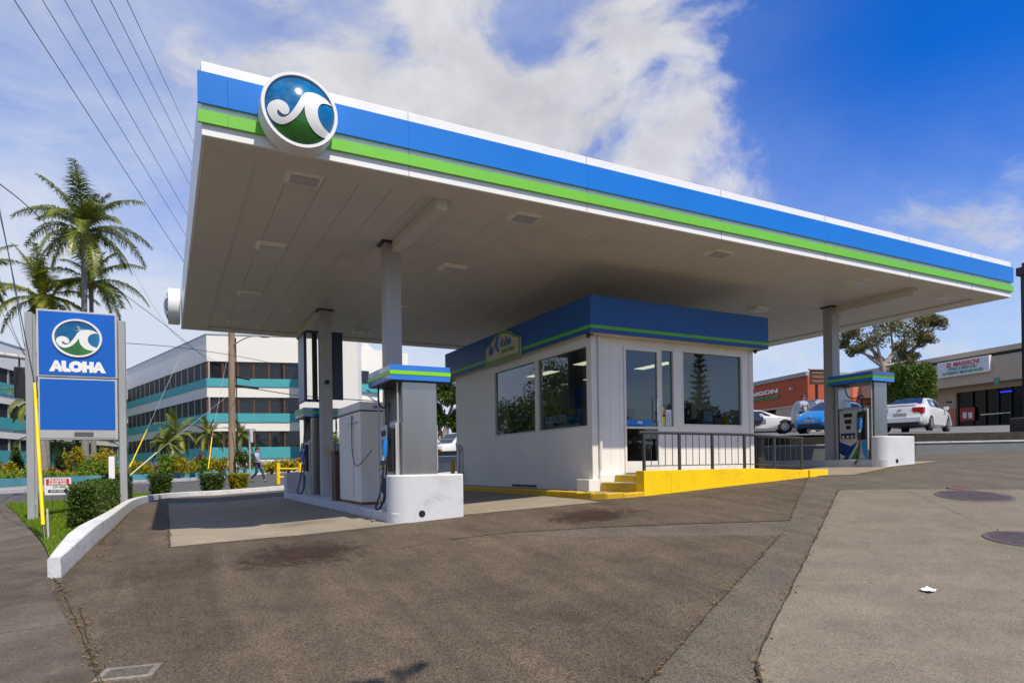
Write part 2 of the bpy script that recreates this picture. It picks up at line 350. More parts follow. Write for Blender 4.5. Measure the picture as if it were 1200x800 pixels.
# ------------------------------------------------------------------ ground sheets
def lines(segs):
    r = []
    for a, b, st in segs:
        n = max(1, round((b - a) / st)); r += [a + (b - a) * i / n for i in range(n)]
    return r + [segs[-1][1]]
GX = lines([(-1500, -200, 260), (-200, -40, 20), (-40, -6, 2), (-6, 20, .25), (20, 60, 2.5), (60, 200, 20), (200, 1500, 260)])
GY = lines([(-1500, -200, 260), (-200, -20, 15), (-20, -8, 1), (-8, 4, .25), (4, 20, .5), (20, 100, 5), (100, 1500, 200)])
def lot_z(x, d): return 2.27 + .0435 * (d - 17.5) + .03 * max(0, min(x - 22, 20))
def base_ground():
    vs = [(a, b, g(a, b)) for b in GY for a in GX]; nx = len(GX)
    fs = [(j * nx + i, j * nx + i + 1, (j + 1) * nx + i + 1, (j + 1) * nx + i) for j in range(len(GY) - 1) for i in range(nx - 1)]
    m = MB(); m.add(vs, fs); return m
def sheet(poly, off, zf=g):
    bm = bmesh.new(); f = bm.faces.new([bm.verts.new((x, y, 0)) for x, y in poly])
    xs = [p[0] for p in poly]; ys = [p[1] for p in poly]
    for L_, ax, lo, hi in ((GX, 0, min(xs), max(xs)), (GY, 1, min(ys), max(ys))):
        for c in L_:
            if lo < c < hi:
                no = (1, 0, 0) if ax == 0 else (0, 1, 0); co = (c, 0, 0) if ax == 0 else (0, c, 0)
                bmesh.ops.bisect_plane(bm, geom=bm.faces[:] + bm.edges[:] + bm.verts[:], plane_co=co, plane_no=no)
    for v in bm.verts: v.co.z = zf(v.co.x, v.co.y) + off
    bmesh.ops.recalc_face_normals(bm, faces=bm.faces)
    if sum(f.normal.z for f in bm.faces) < 0: bmesh.ops.reverse_faces(bm, faces=bm.faces)
    m = MB(); bm.verts.ensure_lookup_table(); bm.verts.index_update()
    m.add([v.co[:] for v in bm.verts], [tuple(v.index for v in f.verts) for f in bm.faces]); bm.free(); return m
def struct(o): o['kind'] = 'structure'; return o

ASPH = pave('brown_asphalt', (.090, .070, .049), .60, .26, .0, (.110, .084, .058), fine=310, tracks=.17)
ASPG = pave('grey_asphalt', (.112, .096, .074), .50, .22, .0, (.126, .108, .082), fine=310, tracks=.10)
ROADM = pave('road_asphalt', (.085, .083, .08), .25, .15)
CONC = pave('worn_concrete', (.176, .152, .114), .30, .22, .0, (.196, .169, .126), fine=300)
SLAB = pave('pump_slab_concrete', (.26, .225, .17), .18, .16, .0, (.29, .25, .19), joints=[(0, 3.0, .35), (1, 3.1, 2.6)], fine=200)
WALK = pave('sidewalk_concrete', (.082, .066, .048), .28, .30, .0, (.145, .128, .105), joints=[(1, 1.75, 1.6)], fine=260)
GRASSM = leafmat('grass_blades', (.12, .22, .01), (.20, .30, .02), .25, 2.5)
SOIL = pave('lawn_soil', (.085, .14, .012), .3, .35)

struct(base_ground().build('ground', ASPG))
struct(sheet([(-.72, -2.95), (-1.15, -5), (-1.1, -6.2), (1.98, -4.47), (3.26, -3.71), (5.6, -2.35), (4.69, -1.79), (3.88, -1.31), (3.19, -.70), (2.36, -.52), (1.44, -.705), (-1.25, -.602)], .006).build('asphalt', ASPH))
struct(sheet([(-1.25, -.598), (1.44, -.70), (2.36, -.51), (3.19, -.58), (4.18, -.9), (5.14, -1.31), (6.33, -1.87), (9.6, .40), (9.95, .62), (6.1, .78), (5.3, 1.0), (2.2, .9), (-.33, .86), (-.33, 10.3), (-.2, 14.6), (-.9, 14.5), (-1.1, 6.5), (-1.16, 1.5)], .006).build('asphalt_patch', ASPH))
struct(sheet([(-.33, .85), (.74, .82), (2.1, .75), (3.3, .95), (5.3, .62), (5.45, 3), (5.45, 10.3), (-.33, 10.3)], .010).build('pump_slab', SLAB))
struct(sheet([(10.0, .85), (10.6, .25), (11.6, .45), (12.6, .75), (14.2, .7), (14.2, 10), (10.0, 10)], .010).build('pump_slab_beyond', SLAB))
struct(sheet([(8.78, -.78), (2.71, -4.57), (2.45, -4.85), (4.2, -7.5), (9, -9), (14, -6), (12.8, -3.4), (11.0, -2.25), (9.3, -1.05)], .010).build('concrete_drive', CONC))
struct(sheet([(-.72, -2.95), (-1.28, -.4), (-1.38, .51), (-3.89, 14.24), (-4.91, 17.95), (-9, 18), (-6.5, 5), (-5, -8.2), (-1.15, -8.2)], .012).build('sidewalk', WALK))
gp = [(-1.25, .2), (-1.38, .55), (-3.89, 14.24), (-4.6, 17), (6, 17), (6, 14.75), (.7, 15.45), (-.6, 13.9), (-1.05, 9.97), (-1.2, 6.5), (-1.25, 3)]
struct(sheet(gp, .03).build('lawn', SOIL))
# grass blades over the lawn
def inside(p, poly):
    x, y = p; c = False; j = len(poly) - 1
    for i in range(len(poly)):
        (xi, yi), (xj, yj) = poly[i], poly[j]
        if (yi > y) != (yj > y) and x < (xj - xi) * (y - yi) / (yj - yi) + xi: c = not c
        j = i
    return c
def blades():
    m = MB(); rnd = random.Random(3)
    n = 0
    while n < 26000:
        y = .2 + 16.8 * rnd.random() ** 1.7; x = rnd.uniform(-5, 6)
        if not inside((x, y), gp): continue
        n += 1
        z = g(x, y) + .028; h = rnd.uniform(.02, .05) * (1 + y * .05); a = rnd.uniform(0, 6.28); w = .006 * (1 + y * .15); dx, dy = math.cos(a) * w, math.sin(a) * w
        l = rnd.uniform(-.02, .02)
        m.add([(x - dx, y - dy, z), (x + dx, y + dy, z), (x + l, y + l, z + h)], [(0, 1, 2)])
    return m
o = blades().build('grass', GRASSM); tag(o, 'short bright green grass between the sidewalk and the white curb', 'grass', kind='stuff')

# upper parking lot behind the retaining wall (plan in bearings from the viewpoint)
def cam_xy(a, b):
    q = Vector((a, b, 0)) - Vector((CAM.x, CAM.y, 0)); return q.dot(RT), q.dot(FW)
def lotf(a, b):
    x, d = cam_xy(a, b); return lot_z(x, d)
def P2(x, d):
    p = CAM + FW * d + RT * x; return (p.x, p.y)
wall_line = [(10.2, 22.5), (13.2, 17.9), (16.59, 2.61), (18.55, 1.11), (27, -6), (40, -16)]
WL = [(8.5, 24.5), (12.6, 11.5), (14.9, 5.2), (16.59, 2.61), (18.55, 1.11), (27, -5.5), (45, -18)]
def offs(line, d):
    r = []
    for i, p in enumerate(line):
        a = Vector(line[max(i - 1, 0)]); b = Vector(line[min(i + 1, len(line) - 1)]); t = (b - a).normalized(); n = Vector((-t.y, t.x))
        r.append((p[0] + n.x * d, p[1] + n.y * d))
    return r
# WL runs away from the viewer on the left to the right; its left normal points uphill
WL2 = offs(WL, .45)
def ribbon(line, line2, zb, zt, cap):
    m = MB()
    for i in range(len(line) - 1):
        a, b = line[i], line[i + 1]; c, d = line2[i + 1], line2[i]
        m.hexa([(a[0], a[1], zb(*a)), (b[0], b[1], zb(*b)), (c[0], c[1], zb(*c)), (d[0], d[1], zb(*d)), (a[0], a[1], zt(*a)), (b[0], b[1], zt(*b)), (c[0], c[1], zt(*c)), (d[0], d[1], zt(*d))])
    return m
RWALL = pm('grey_wall_paint', (.20, .215, .225), .8, .12, 1.5, bump=.3, bscale=15, grime=.4)
STONE = pm('dark_stone', (.045, .04, .032), .9, .5, 6, bump=1, bscale=12)
rw = empty('retaining_wall', 'long low grey retaining wall with pale cap below the upper parking lot', 'wall')
ribbon(WL, offs(WL, .2), lambda a, b: g(a, b) - .3, lambda a, b: 1.99, 0).build('wall_face', RWALL, rw)
ribbon(offs(WL, -.02), offs(WL, .22), lambda a, b: 1.99, lambda a, b: 2.03, 0).build('cap', CURB, rw)
uw = ribbon(offs(WL, .5), offs(WL, .9), lambda a, b: 1.5, lambda a, b: 2.25, 0).build('stone_wall', STONE)
tag(uw, 'dark stone kerb wall above and behind the grey retaining wall', 'wall')
struct(ribbon(offs(WL, .2), offs(WL, .5), lambda a, b: 1.3, lambda a, b: 1.94, 0).build('wall_ledge_ground', SOIL))
LOT = pave('lot_asphalt', (.15, .15, .145), .25, .15)
lp = offs(WL, .75); far = [P2(x, d) for x, d in ((120, 20), (140, 120), (0, 140), (2, 45))]
struct(sheet(lp + far, .0, lotf).build('parking_lot', LOT))

# ------------------------------------------------------------------ canopy
can = empty('fuel_canopy', 'huge white fuel station canopy with blue and green striped fascia', 'canopy')
CL, CW, CZ = 15.618, 10.376, 5.0
def band(z0, z1, e, inner=.04):
    m = MB()
    m.box(-e, CL + e, -e, inner, z0, z1); m.box(-e, CL + e, CW - inner, CW + e, z0, z1)
    m.box(-e, inner, inner, CW - inner, z0, z1); m.box(CL - inner, CL + e, inner, CW - inner, z0, z1); return m
fas = band(CZ, CZ + .753, 0).build('fascia', WHITE, can, bevel=.006)
def outer(z0, z1, e, mats, name, jt=True):
    m = MB(); xs = [-e, .246, 2.2, 4.72, 7.2, 9.62, 12.0, 14.1, CL + e]
    for i in range(len(xs) - 1): m.box(xs[i] + (.0012 if i else 0), xs[i + 1] - (.0012 if i < len(xs) - 2 else 0), -e, -.003, z0, z1)
    m.box(CL + .003, CL + e, -.003, CW + .003, z0, z1)
    m.box(0, CL + e, CW + .003, CW + e, z0, z1); return m.build(name, mats, can)
outer(CZ + .314, CZ + .633, .035, BLUE, 'blue_stripe'); outer(CZ + .118, CZ + .243, .035, GREEN, 'green_stripe')
for x in (2.2, 4.72, 7.2, 9.62, 12.0, 14.1): B(x - .002, x + .002, -.004, -.001, CZ + .001, CZ + .75).build('fascia_joint', SOFFD, can)
B(.041, CL - .041, .041, CW - .041, CZ + .35, CZ + .6).build('roof_deck', WHITE, can)
B(.25, CL - .25, .25, CW - .25, CZ + .06, CZ + .08).build('soffit_backing', SOFFD, can)
m = MB(); x = .55
while x < CL - .56:
    x1 = min(x + .4, CL - .55); m.box(x + .0025, x1 - .0025, .45, CW - .45, CZ + .03, CZ + .05); x = x1
m.build('soffit_panels', SOFF, can)
m = MB(); q = .042; m.box(q, .55, q, CW - q, CZ + .004, CZ + .05); m.box(CL - .55, CL - q, q, CW - q, CZ + .004, CZ + .05); m.box(.55, CL - .55, q, .45, CZ + .004, CZ + .05); m.box(.55, CL - .55, CW - .45, CW - q, CZ + .004, CZ + .05)
m.build('soffit_border', SOFF, can)
PIL = [(2.74, 2.44), (2.74, 7.2), (12.9, 2.3), (12.9, 7.2)]
for (x, y), lab in zip(PIL, ('', '', '', '')):
    zb = {0: 1.0, 1: 1.0, 2: 1.5, 3: 1.5}[PIL.index((x, y))]
    c = B(x - .125, x + .125, y - .115, y + .115, zb, CZ + .03).build('column', GALV, can, bevel=.008)
    B(x - .17, x + .17, y - .16, y + .16, CZ + .005, CZ + .029).build('cap_plate', DARK, c)
    if y < 5: B(x - .02, x + .13, .45, y - .117, CZ - .13, CZ + .029).build('soffit_beam', SOFF, can, bevel=.004)
    else: B(x - .13, x + .02, y + .117, CW - .45, CZ - .13, CZ + .029).build('soffit_beam', SOFF, can, bevel=.004)
# soffit lights
LENS = pm('lamp_lens', (.50, .50, .47), .25, .15, 9)
LENSF = pm('lamp_housing', (.82, .80, .72), .5)
def lamp(x, y, label):
    t = empty('canopy_lamp', label, 'ceiling light', (x, y, CZ + .03), 0, 'recessed lamps in the canopy soffit')
    m = MB(); a, b2 = .22, .17
    m.hexa([(-a + .03, -b2 + .03, -.05), (a - .03, -b2 + .03, -.05), (a - .03, b2 - .03, -.05), (-a + .03, b2 - .03, -.05), (-a, -b2, 0), (a, -b2, 0), (a, b2, 0), (-a, b2, 0)])
    m.build('housing', LENSF, t); B(-.16, .16, -.11, .11, -.058, -.0505).build('lens', LENS, t)
    return t
L0 = lamp(1.12, .60, 'square soffit lamp nearest the round wave emblem')
for x, y, lab in ((1.11, 3.29, 'soffit lamp second back from the emblem in the left row'), (1.12, 6.34, 'soffit lamp third back from the emblem in the left row'), (1.12, 9.0, 'soffit lamp last of the left row by the canopy rear edge'),
    (4.05, .53, 'soffit lamp on the front edge just right of the front steel column beam'), (4.06, 3.13, 'soffit lamp between the front left column and the kiosk'), (4.08, 6.2, 'soffit lamp half hidden behind the front left column'), (4.0, 8.9, 'soffit lamp near the rear edge left of the front column'),
    (7.68, .52, 'greenish soffit lamp near the front edge above the kiosk door'), (11.46, .585, 'soffit lamp near the front edge before the right column'), (11.46, 3.08, 'soffit lamp just above the right end of the kiosk roof'),
    (14.2, .6, 'rightmost soffit lamp in the canopy corner'), (14.13, 2.93, 'soffit lamp peeping out right of the right column')):
    dup(L0, (x, y, CZ + .03), 0, lab)

# ------------------------------------------------------------------ wave emblem
def smooth_closed(pts, n=6, closed=True):
    r = []; k = len(pts)
    for i in range(k):
        p0, p1, p2, p3 = (Vector(pts[(i + j - 1) % k]) for j in range(4))
        for s in range(n):
            t = s / n; r.append(tuple(.5 * ((2 * p1) + (-p0 + p2) * t + (2 * p0 - 5 * p1 + 4 * p2 - p3) * t * t + (-p0 + 3 * p1 - 3 * p2 + p3) * t ** 3)))
    return r
def path(segs, n=5):      # catmull-rom per segment, corners between segments
    out = []
    for pts in segs:
        P = [Vector(p) for p in pts]; P = [P[0] * 2 - P[1]] + P + [P[-1] * 2 - P[-2]]
        for i in range(1, len(P) - 2):
            for s in range(n):
                t = s / n; p0, p1, p2, p3 = P[i - 1:i + 3]
                out.append(tuple(.5 * ((2 * p1) + (-p0 + p2) * t + (2 * p0 - 5 * p1 + 4 * p2 - p3) * t * t + (-p0 + 3 * p1 - 3 * p2 + p3) * t ** 3)))
    return out
def nrm(L_): return [((x - 733) / 206, -(y - 367) / 172) for x, y in L_]
WAVE = path([nrm([(535, 400), (545, 375), (572, 358), (605, 353), (640, 367), (659, 395), (652, 418), (628, 424), (606, 412), (594, 403), (592, 420), (606, 434), (632, 436), (662, 418), (690, 385), (716, 345), (742, 305), (775, 282), (830, 274), (890, 284), (934, 306)]),
             nrm([(934, 306), (890, 310), (852, 328), (832, 365), (838, 405), (868, 438), (922, 458)]),
             nrm([(922, 458), (905, 480), (866, 487), (820, 478), (782, 452), (756, 412), (748, 365)]),
             nrm([(748, 365), (722, 405), (690, 438), (650, 462), (610, 470), (570, 455), (545, 425), (535, 400)])])
def arc(a0, a1, r=1, n=24): return [(r * math.cos(R(a0 + (a1 - a0) * i / n)), r * math.sin(R(a0 + (a1 - a0) * i / n))) for i in range(n + 1)]
HILL = path([nrm([(575, 466), (610, 470), (650, 462), (690, 438), (722, 405), (748, 365)]), nrm([(748, 365), (756, 412), (782, 452), (820, 478), (866, 487), (905, 480)])]) + arc(-41, -143, .985, 20)
EMB_B = pm('emblem_sky_blue', (.0, .075, .27), .12, .5, 1.8, c2=(.0, .20, .46), coat=.6)
EMB_G = pm('emblem_hill_green', (.01, .09, .01), .15, .5, 2.5, c2=(.03, .24, .02), coat=.6)
EMB_W = pm('emblem_wave_white', (.82, .83, .80), .25, .04, coat=.5)
RING = pm('emblem_ring_white', (.80, .80, .78), .35, .04)
def domed(poly, Rr, off, dome, cuts, mat, name, parent, M):
    bm = bmesh.new(); f = bm.faces.new([bm.verts.new((x * Rr, y * Rr, 0)) for x, y in poly])
    bmesh.ops.triangulate(bm, faces=bm.faces[:])
    if dome:
        for k in range(-cuts, cuts + 1):
            c = Rr * k / (cuts + .5)
            for no in ((1, 0, 0), (0, 1, 0)):
                bmesh.ops.bisect_plane(bm, geom=bm.faces[:] + bm.edges[:] + bm.verts[:], plane_co=(c * no[0], c * no[1], 0), plane_no=no)
    for v in bm.verts:
        q = min(1, (v.co.x ** 2 + v.co.y ** 2) / Rr ** 2); v.co.z = off + dome * (1 - q)
        v.co = M @ v.co
    bmesh.ops.recalc_face_normals(bm, faces=bm.faces)
    n = (M.to_3x3() @ Vector((0, 0, 1)))
    if sum(f.normal.dot(n) for f in bm.faces) < 0: bmesh.ops.reverse_faces(bm, faces=bm.faces)
    me = bpy.data.meshes.new(name); bm.to_mesh(me); bm.free(); me.materials.append(mat); me.shade_smooth()
    o = bpy.data.objects.new(name, me); col.objects.link(o); o.parent = parent; return o
def emblem(parent, Rr, depth, dome, M, star=True, barrel=True):
    """M maps local (x right, y up, z out) to the parent's space"""
    seg = 64; m = MB(); ri = .89 * Rr
    def circ(r, z): return [M @ Vector((r * math.cos(2 * math.pi * k / seg), r * math.sin(2 * math.pi * k / seg), z)) for k in range(seg)]
    rings = [circ(Rr * .96, 0), circ(Rr, .01 if barrel else 0), circ(Rr, depth - .012), circ(Rr * .985, depth), circ(ri * 1.02, depth), circ(ri, depth - .02)]
    vs = sum(rings, []); fs = [(j * seg + k, j * seg + (k + 1) % seg, (j + 1) * seg + (k + 1) % seg, (j + 1) * seg + k) for j in range(len(rings) - 1) for k in range(seg)]
    fs += [tuple(range(seg - 1, -1, -1))]
    m.add(vs, fs); m.build('ring', RING, parent, smooth=35)
    c = 14 if dome else 0; r = ri * .995
    domed(arc(0, 354, 1, 59), r, depth - .02, dome, c, EMB_B, 'sky_disc', parent, M)
    domed(HILL, r, depth - .015, dome, c, EMB_G, 'hill', parent, M)
    domed([(x * .99, y * .99) for x, y in WAVE], r, depth - .009, dome, c, EMB_W, 'wave', parent, M)
    if star:
        for k in range(2):
            n = 12; P = []
            for i in range(2 * n): rr = (.30 if i % 4 == 0 else .18) if i % 2 == 0 else .014; P.append((.14 + rr * math.cos(math.pi * i / n), .50 + rr * math.sin(math.pi * i / n)))
            if k == 0: domed(P, r, depth - .0165, dome, c, pm('glint_pale_blue', (.45, .72, .85), .3), 'sun_glint', parent, M)
def frame(o, ux, uy):
    ux, uy = Vector(ux), Vector(uy); n = ux.cross(uy)
    M = Matrix((ux, uy, n)).transposed().to_4x4(); M.translation = Vector(o); return M
e1 = empty('round_emblem', 'big round domed wave emblem on the canopy front fascia', 'emblem', (.925, -.037, 5.34))
emblem(e1, .392, .24, .10, frame((0, 0, 0), (1, 0, 0), (0, 0, 1)), False)
e2 = empty('round_emblem', 'round wave emblem seen edge-on at the canopy left side', 'emblem', (-.037, 9.35, 5.30))
emblem(e2, .40, .24, .10, frame((0, 0, 0), (0, -1, 0), (0, 0, 1)), False)

# ------------------------------------------------------------------ kiosk
ki = empty('kiosk', 'small white cashier kiosk with blue striped roof band and big windows', 'building')
KA, KB, KA2, KB2, KF, KT = 6.118, 1.947, 9.955, 7.9, 1.415, 3.80
T = .12
# walls with openings
m = MB()
# front wall (facing the viewer): piers and bands round door, sidelight and window
fr = [(KA, 6.79, KF - .4, KT), (6.79, 7.60, 3.67, KT), (7.60, 7.645, KF - .4, KT), (7.645, 7.945, KF - .4, 2.25), (7.645, 7.945, 3.66, KT), (7.945, 8.155, KF - .4, KT), (8.155, 9.70, KF - .4, 2.29), (8.155, 9.70, 3.67, KT), (9.70, KA2, KF - .4, KT), (6.79, 7.60, KF - .4, KF)]
for a, b, z0, z1 in fr: m.box(a, b, KB, KB + T, z0, z1)
sw = [(KB + T, 3.79, 1.0, 2.24), (KB + T, 3.79, 3.65, KT), (3.79, 3.87, 1.0, KT), (3.87, 5.70, 1.0, 2.24), (3.87, 5.70, 3.65, KT), (5.70, KB2, 1.0, KT)]
for y0, y1, z0, z1 in sw: m.box(KA, KA + T, y0, y1, z0, z1)
m.box(KA2 - T, KA2, KB + T, KB2, 1.0, KT); m.box(KA + T, KA2 - T, KB2 - T, KB2, 1.0, KT)
m.build('wall', KWALL, ki)
B(KA + T, KA2 - T, KB + T, KB2 - T, 1.2, KF).build('floor', pm('kiosk_floor', (.12, .11, .1), .5), ki)
B(KA + T, KA2 - T, KB + T, KB2 - T, KT - .08, KT - .01).build('ceiling', pm('kiosk_ceiling', (.6, .58, .52), .8), ki)
# thin siding grooves on the walls
m = MB(); y = 2.3
GROOVE = pm('siding_groove', (.62, .61, .57), .7)
x = 6.3
while x < 9.9:
    if not 6.77 < x < 7.62: m.box(x - .002, x + .002, KB - .0025, KB - .0005, KF + .02, 2.2 if x > 7.6 else 3.78)
    x += .2
while y < 7.8:
    m.box(KA - .0015, KA - .0005, y - .0015, y + .0015, 1.2, 2.2); y += 1.22
m.build('siding_groove', GROOVE, ki)
m = MB(); m.box(5.93, 10.18, 1.70, 1.74, 3.802, 4.42); m.box(5.93, 5.97, 1.74, 8.12, 3.802, 4.42); m.box(10.14, 10.18, 1.74, 8.12, 3.802, 4.42); m.box(5.97, 10.14, 8.08, 8.12, 3.802, 4.42)
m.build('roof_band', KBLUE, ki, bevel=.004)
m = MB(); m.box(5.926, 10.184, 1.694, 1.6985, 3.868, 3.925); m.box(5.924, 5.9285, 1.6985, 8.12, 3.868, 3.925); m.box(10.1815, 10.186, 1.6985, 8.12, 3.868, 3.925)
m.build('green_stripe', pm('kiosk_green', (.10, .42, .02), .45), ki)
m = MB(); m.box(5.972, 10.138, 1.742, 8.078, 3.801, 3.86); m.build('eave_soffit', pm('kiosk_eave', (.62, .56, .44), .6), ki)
B(5.972, 10.138, 1.742, 8.078, 4.3, 4.38).build('roof', WHITE, ki)
def wframe(x0, x1, z0, z1, name, t=.035, glass=True, axis='x', p=None):
    """window frame and pane; on the front wall (axis x) or the left wall (axis y)"""
    m = MB(); pr = .015
    def bx(a, b, c, d):
        if axis == 'x': m.box(a, b, KB - pr, KB + .08, c, d)
        else: m.box(KA - pr, KA + .08, a, b, c, d)
    bx(x0 - t, x0, z0 - t, z1 + t); bx(x1, x1 + t, z0 - t, z1 + t); bx(x0, x1, z0 - t, z0); bx(x0, x1, z1, z1 + t)
    f = m.build(name, KFRAME, p or ki, bevel=.003)
    if axis == 'x': q = B(x0, x1, KB + .03, KB + .036, z0, z1)
    else: q = B(KA + .03, KA + .036, x0, x1, z0, z1)
    q.build('pane', GLASS, f); return f
wframe(7.66, 7.93, 2.265, 3.645, 'window', .02); wframe(8.175, 9.68, 2.31, 3.65, 'window', .02)
wframe(2.09, 3.77, 2.262, 3.63, 'window', .018, axis='y'); wframe(3.89, 5.68, 2.262, 3.63, 'window', .018, axis='y')
# door
m = MB(); m.box(6.795, 6.84, KB - .02, KB + .06, KF, 3.665); m.box(7.55, 7.595, KB - .02, KB + .06, KF, 3.665); m.box(6.84, 7.55, KB - .02, KB + .06, 3.60, 3.665); m.box(6.84, 7.55, KB - .015, KB + .04, KF + .01, 1.63); m.box(6.84, 7.55, KB - .012, KB + .03, 2.21, 2.25)
dr = m.build('door', KFRAME, ki, bevel=.004)
B(6.84, 7.55, KB + .01, KB + .016, 1.63, 2.21).build('pane', GLASS, dr); B(6.84, 7.55, KB + .01, KB + .016, 2.25, 3.60).build('pane', GLASS, dr)
MB().tube([(7.50, KB - .016, 2.35), (7.50, KB - .06, 2.35), (7.50, KB - .06, 2.75), (7.50, KB - .016, 2.75)], .012).build('handle', CHROME, dr, smooth=40)
B(6.86, 7.44, KB + .003, KB + .007, 2.27, 2.37).build('door_sticker', BPLAS, dr)
text('door_sticker_lettering', 'Pull', .07, (7.15, KB + .002, 2.322), (1, 0, 0), (0, 0, 1), (0, -1, 0), WTXT, dr, .002, .001)
B(6.79, 7.60, KB - .03, KB + .02, KF - .03, KF + .012).build('threshold', CHROME, ki)
# stickers in the sidelight
NOTE = pm('paper_white', (.75, .76, .78), .7); YPAP = pm('paper_yellow', (.72, .66, .04), .6); OPAP = pm('paper_orange', (.75, .22, .08), .6)
m = MB(); m.box(7.665, 7.745, KB + .022, KB + .026, 2.27, 2.44); m.build('yellow_notice', YPAP, ki)
m = MB(); m.box(7.668, 7.742, KB + .022, KB + .026, 2.475, 2.56); m.build('orange_notice', OPAP, ki)
B(7.668, 7.742, KB + .022, KB + .026, 2.56, 2.61).build('yellow_notice', YPAP, ki)
B(7.765, 7.90, KB + .022, KB + .026, 2.275, 2.57).build('white_notice', NOTE, ki)
m = MB()
for i in range(8): m.box(7.78, 7.88 - (i % 3) * .012, KB + .0195, KB + .0215, 2.31 + i * .026, 2.318 + i * .026)
m.build('notice_print', pm('print_grey', (.3, .3, .32), .7), ki)
# corner posts, downpipe, base pedestals
m = MB(); m.box(KA - .03, KA + .09, KB - .03, KB - .001, 1.3, 3.80); m.box(KA - .03, KA - .001, KB - .001, KB + .10, 1.3, 3.80); m.box(KA2 - .07, KA2 + .03, KB - .03, KB - .001, 1.45, 3.80); m.box(KA2 + .001, KA2 + .03, KB, KB + .1, 1.3, 3.80)
m.build('corner_trim', KFRAME, ki, bevel=.005)
MB().tube([(KA + .13, KB - .05, 1.48), (KA + .13, KB - .05, 3.78)], .03, 10).build('downpipe', KFRAME, ki, smooth=40)
B(KA - .16, KA + .07, KB - .10, KB + .28, 1.12, 1.33).build('base_block', KWALL, ki, bevel=.01)
B(KA + .075, 6.70, KB - .10, KB - .002, 1.1, 1.40).build('base_plinth', KWALL, ki)
def domecam(x, y, z, lab):
    t = empty('security_camera', lab, 'security camera', (x, y, z))
    m = MB(); m.box(-.015, .06, -.015, .015, -.02, .0); m.build('bracket', DARK, t)
    m = MB(); m.tube([(-.04, 0, .0), (-.04, 0, -.035)], .04, 14); m.sphere((-.04, 0, -.04), .034, 12, 8); m.build('dome', DARK, t, smooth=50)
domecam(6.03, 1.85, 3.80, 'small black dome camera under the kiosk roof band at the left corner')
domecam(10.03, 1.86, 3.80, 'small black dome camera under the right end of the kiosk roof band')
m = MB(); m.tube([(KA - .02, 7.70, 1.15), (KA - .02, 7.70, 2.0)], .02, 8); m.tube([(KA - .02, 7.50, 1.15), (KA - .02, 7.50, 2.05)], .014, 8); m.box(KA - .06, KA - .001, 7.62, 7.78, 1.95, 2.12)
m.build('electrical_conduit', GREYP, ki)
B(KA - .03, KA - .003, 3.9, 4.9, 1.155, 1.19).build('wall_pipe', DARK, ki)
# name board
pb = empty('name_board', 'arched cream name board with green border on the kiosk roof band', 'sign', (5.90, 4.88, 3.79))
NB = [(-.81, 0), (.81, 0), (.81, .36), (.60, .42), (.35, .55), (.1, .62), (-.12, .62), (-.38, .54), (-.62, .40), (-.81, .36)]
NB = [(x, y) for x, y in NB]
def nb(s, off, mat, name, th=.02):
    P = [(x * s[0], .30 + (y - .30) * s[1]) for x, y in NB]; return MB().prism(P, (off, 0, 0), (0, -1, 0), (0, 0, 1), (-1, 0, 0), th).build(name, mat, pb)
CREAM = pm('cream_board', (.55, .48, .30), .6, .06)
nb((1, 1), .02, pm('board_edge', (.45, .48, .42), .5), 'board'); nb((.98, .96), -.001, pm('board_green', (.08, .30, .02), .5), 'border', .004); nb((.91, .80), -.006, CREAM, 'panel', .004)
text('lettering', 'loha', .26, (-.011, -.17, .36), (0, -1, 0), (0, 0, 1), (-1, 0, 0), pm('sign_blue', (.01, .14, .42), .5), pb, .008, .004, 1.1, shear=.25)
SWH = path([[(-.62, .02), (-.58, .12), (-.48, .14), (-.42, .06), (-.46, -.02), (-.54, 0), (-.52, .05), (-.49, .05), (-.50, -.01), (-.44, -.01), (-.34, .12), (-.24, .27), (-.10, .30)], [(-.10, .30), (-.16, .20), (-.17, .06), (-.10, -.03)], [(-.10, -.03), (-.20, -.04), (-.27, .06), (-.30, .12)], [(-.30, .12), (-.40, -.02), (-.50, -.07), (-.60, -.05), (-.62, .02)]], 4)
MB().prism([(x, y + .24) for x, y in SWH], (-.0105, 0, 0), (0, -1, 0), (0, 0, 1), (-1, 0, 0), .004).build('wave_letter', MATS['sign_blue'], pb)
text('small_lettering', 'Island Mart', .13, (-.011, -.28, .185), (0, -1, 0), (0, 0, 1), (-1, 0, 0), MATS['board_green'], pb, .003, .004, 1.0)
# inside the kiosk
cn = empty('cashier_counter', 'dark cashier counter behind the big kiosk window', 'counter', (0, 0, 0))
B(8.17, 9.70, 2.10, 2.9, KF + .005, 2.26).build('counter_body', pm('counter_dark', (.03, .028, .026), .5), cn); B(8.12, 9.75, 2.07, 2.95, 2.26, 2.298).build('counter_top', pm('counter_top', (.08, .08, .08), .3), cn)
def small(name, lab, cat, boxes, loc, grp=None):
    t = empty(name, lab, cat, loc, 0, grp)
    for nm, mt, bx in boxes: B(*bx).build(nm, mt, t, bevel=.004)
    return t
PGRN_ = pm('goods_green', (.05, .3, .06), .5); TAN = pm('tan_box', (.45, .36, .24), .6); PINK = pm('pink_box', (.55, .30, .28), .6); ORNG = pm('orange_print', (.62, .10, .03), .5)
small('cash_register', 'black cash register screen at the left of the big kiosk window', 'cash register', [('base', BLACK, (-.2, .2, -.15, .15, 0, .12)), ('screen', pm('screen_dark', (.02, .025, .03), .2), (-.17, .17, -.03, .03, .14, .42)), ('stand', DARK, (-.03, .03, -.02, .02, .12, .14))], (8.42, 2.2, 2.30))
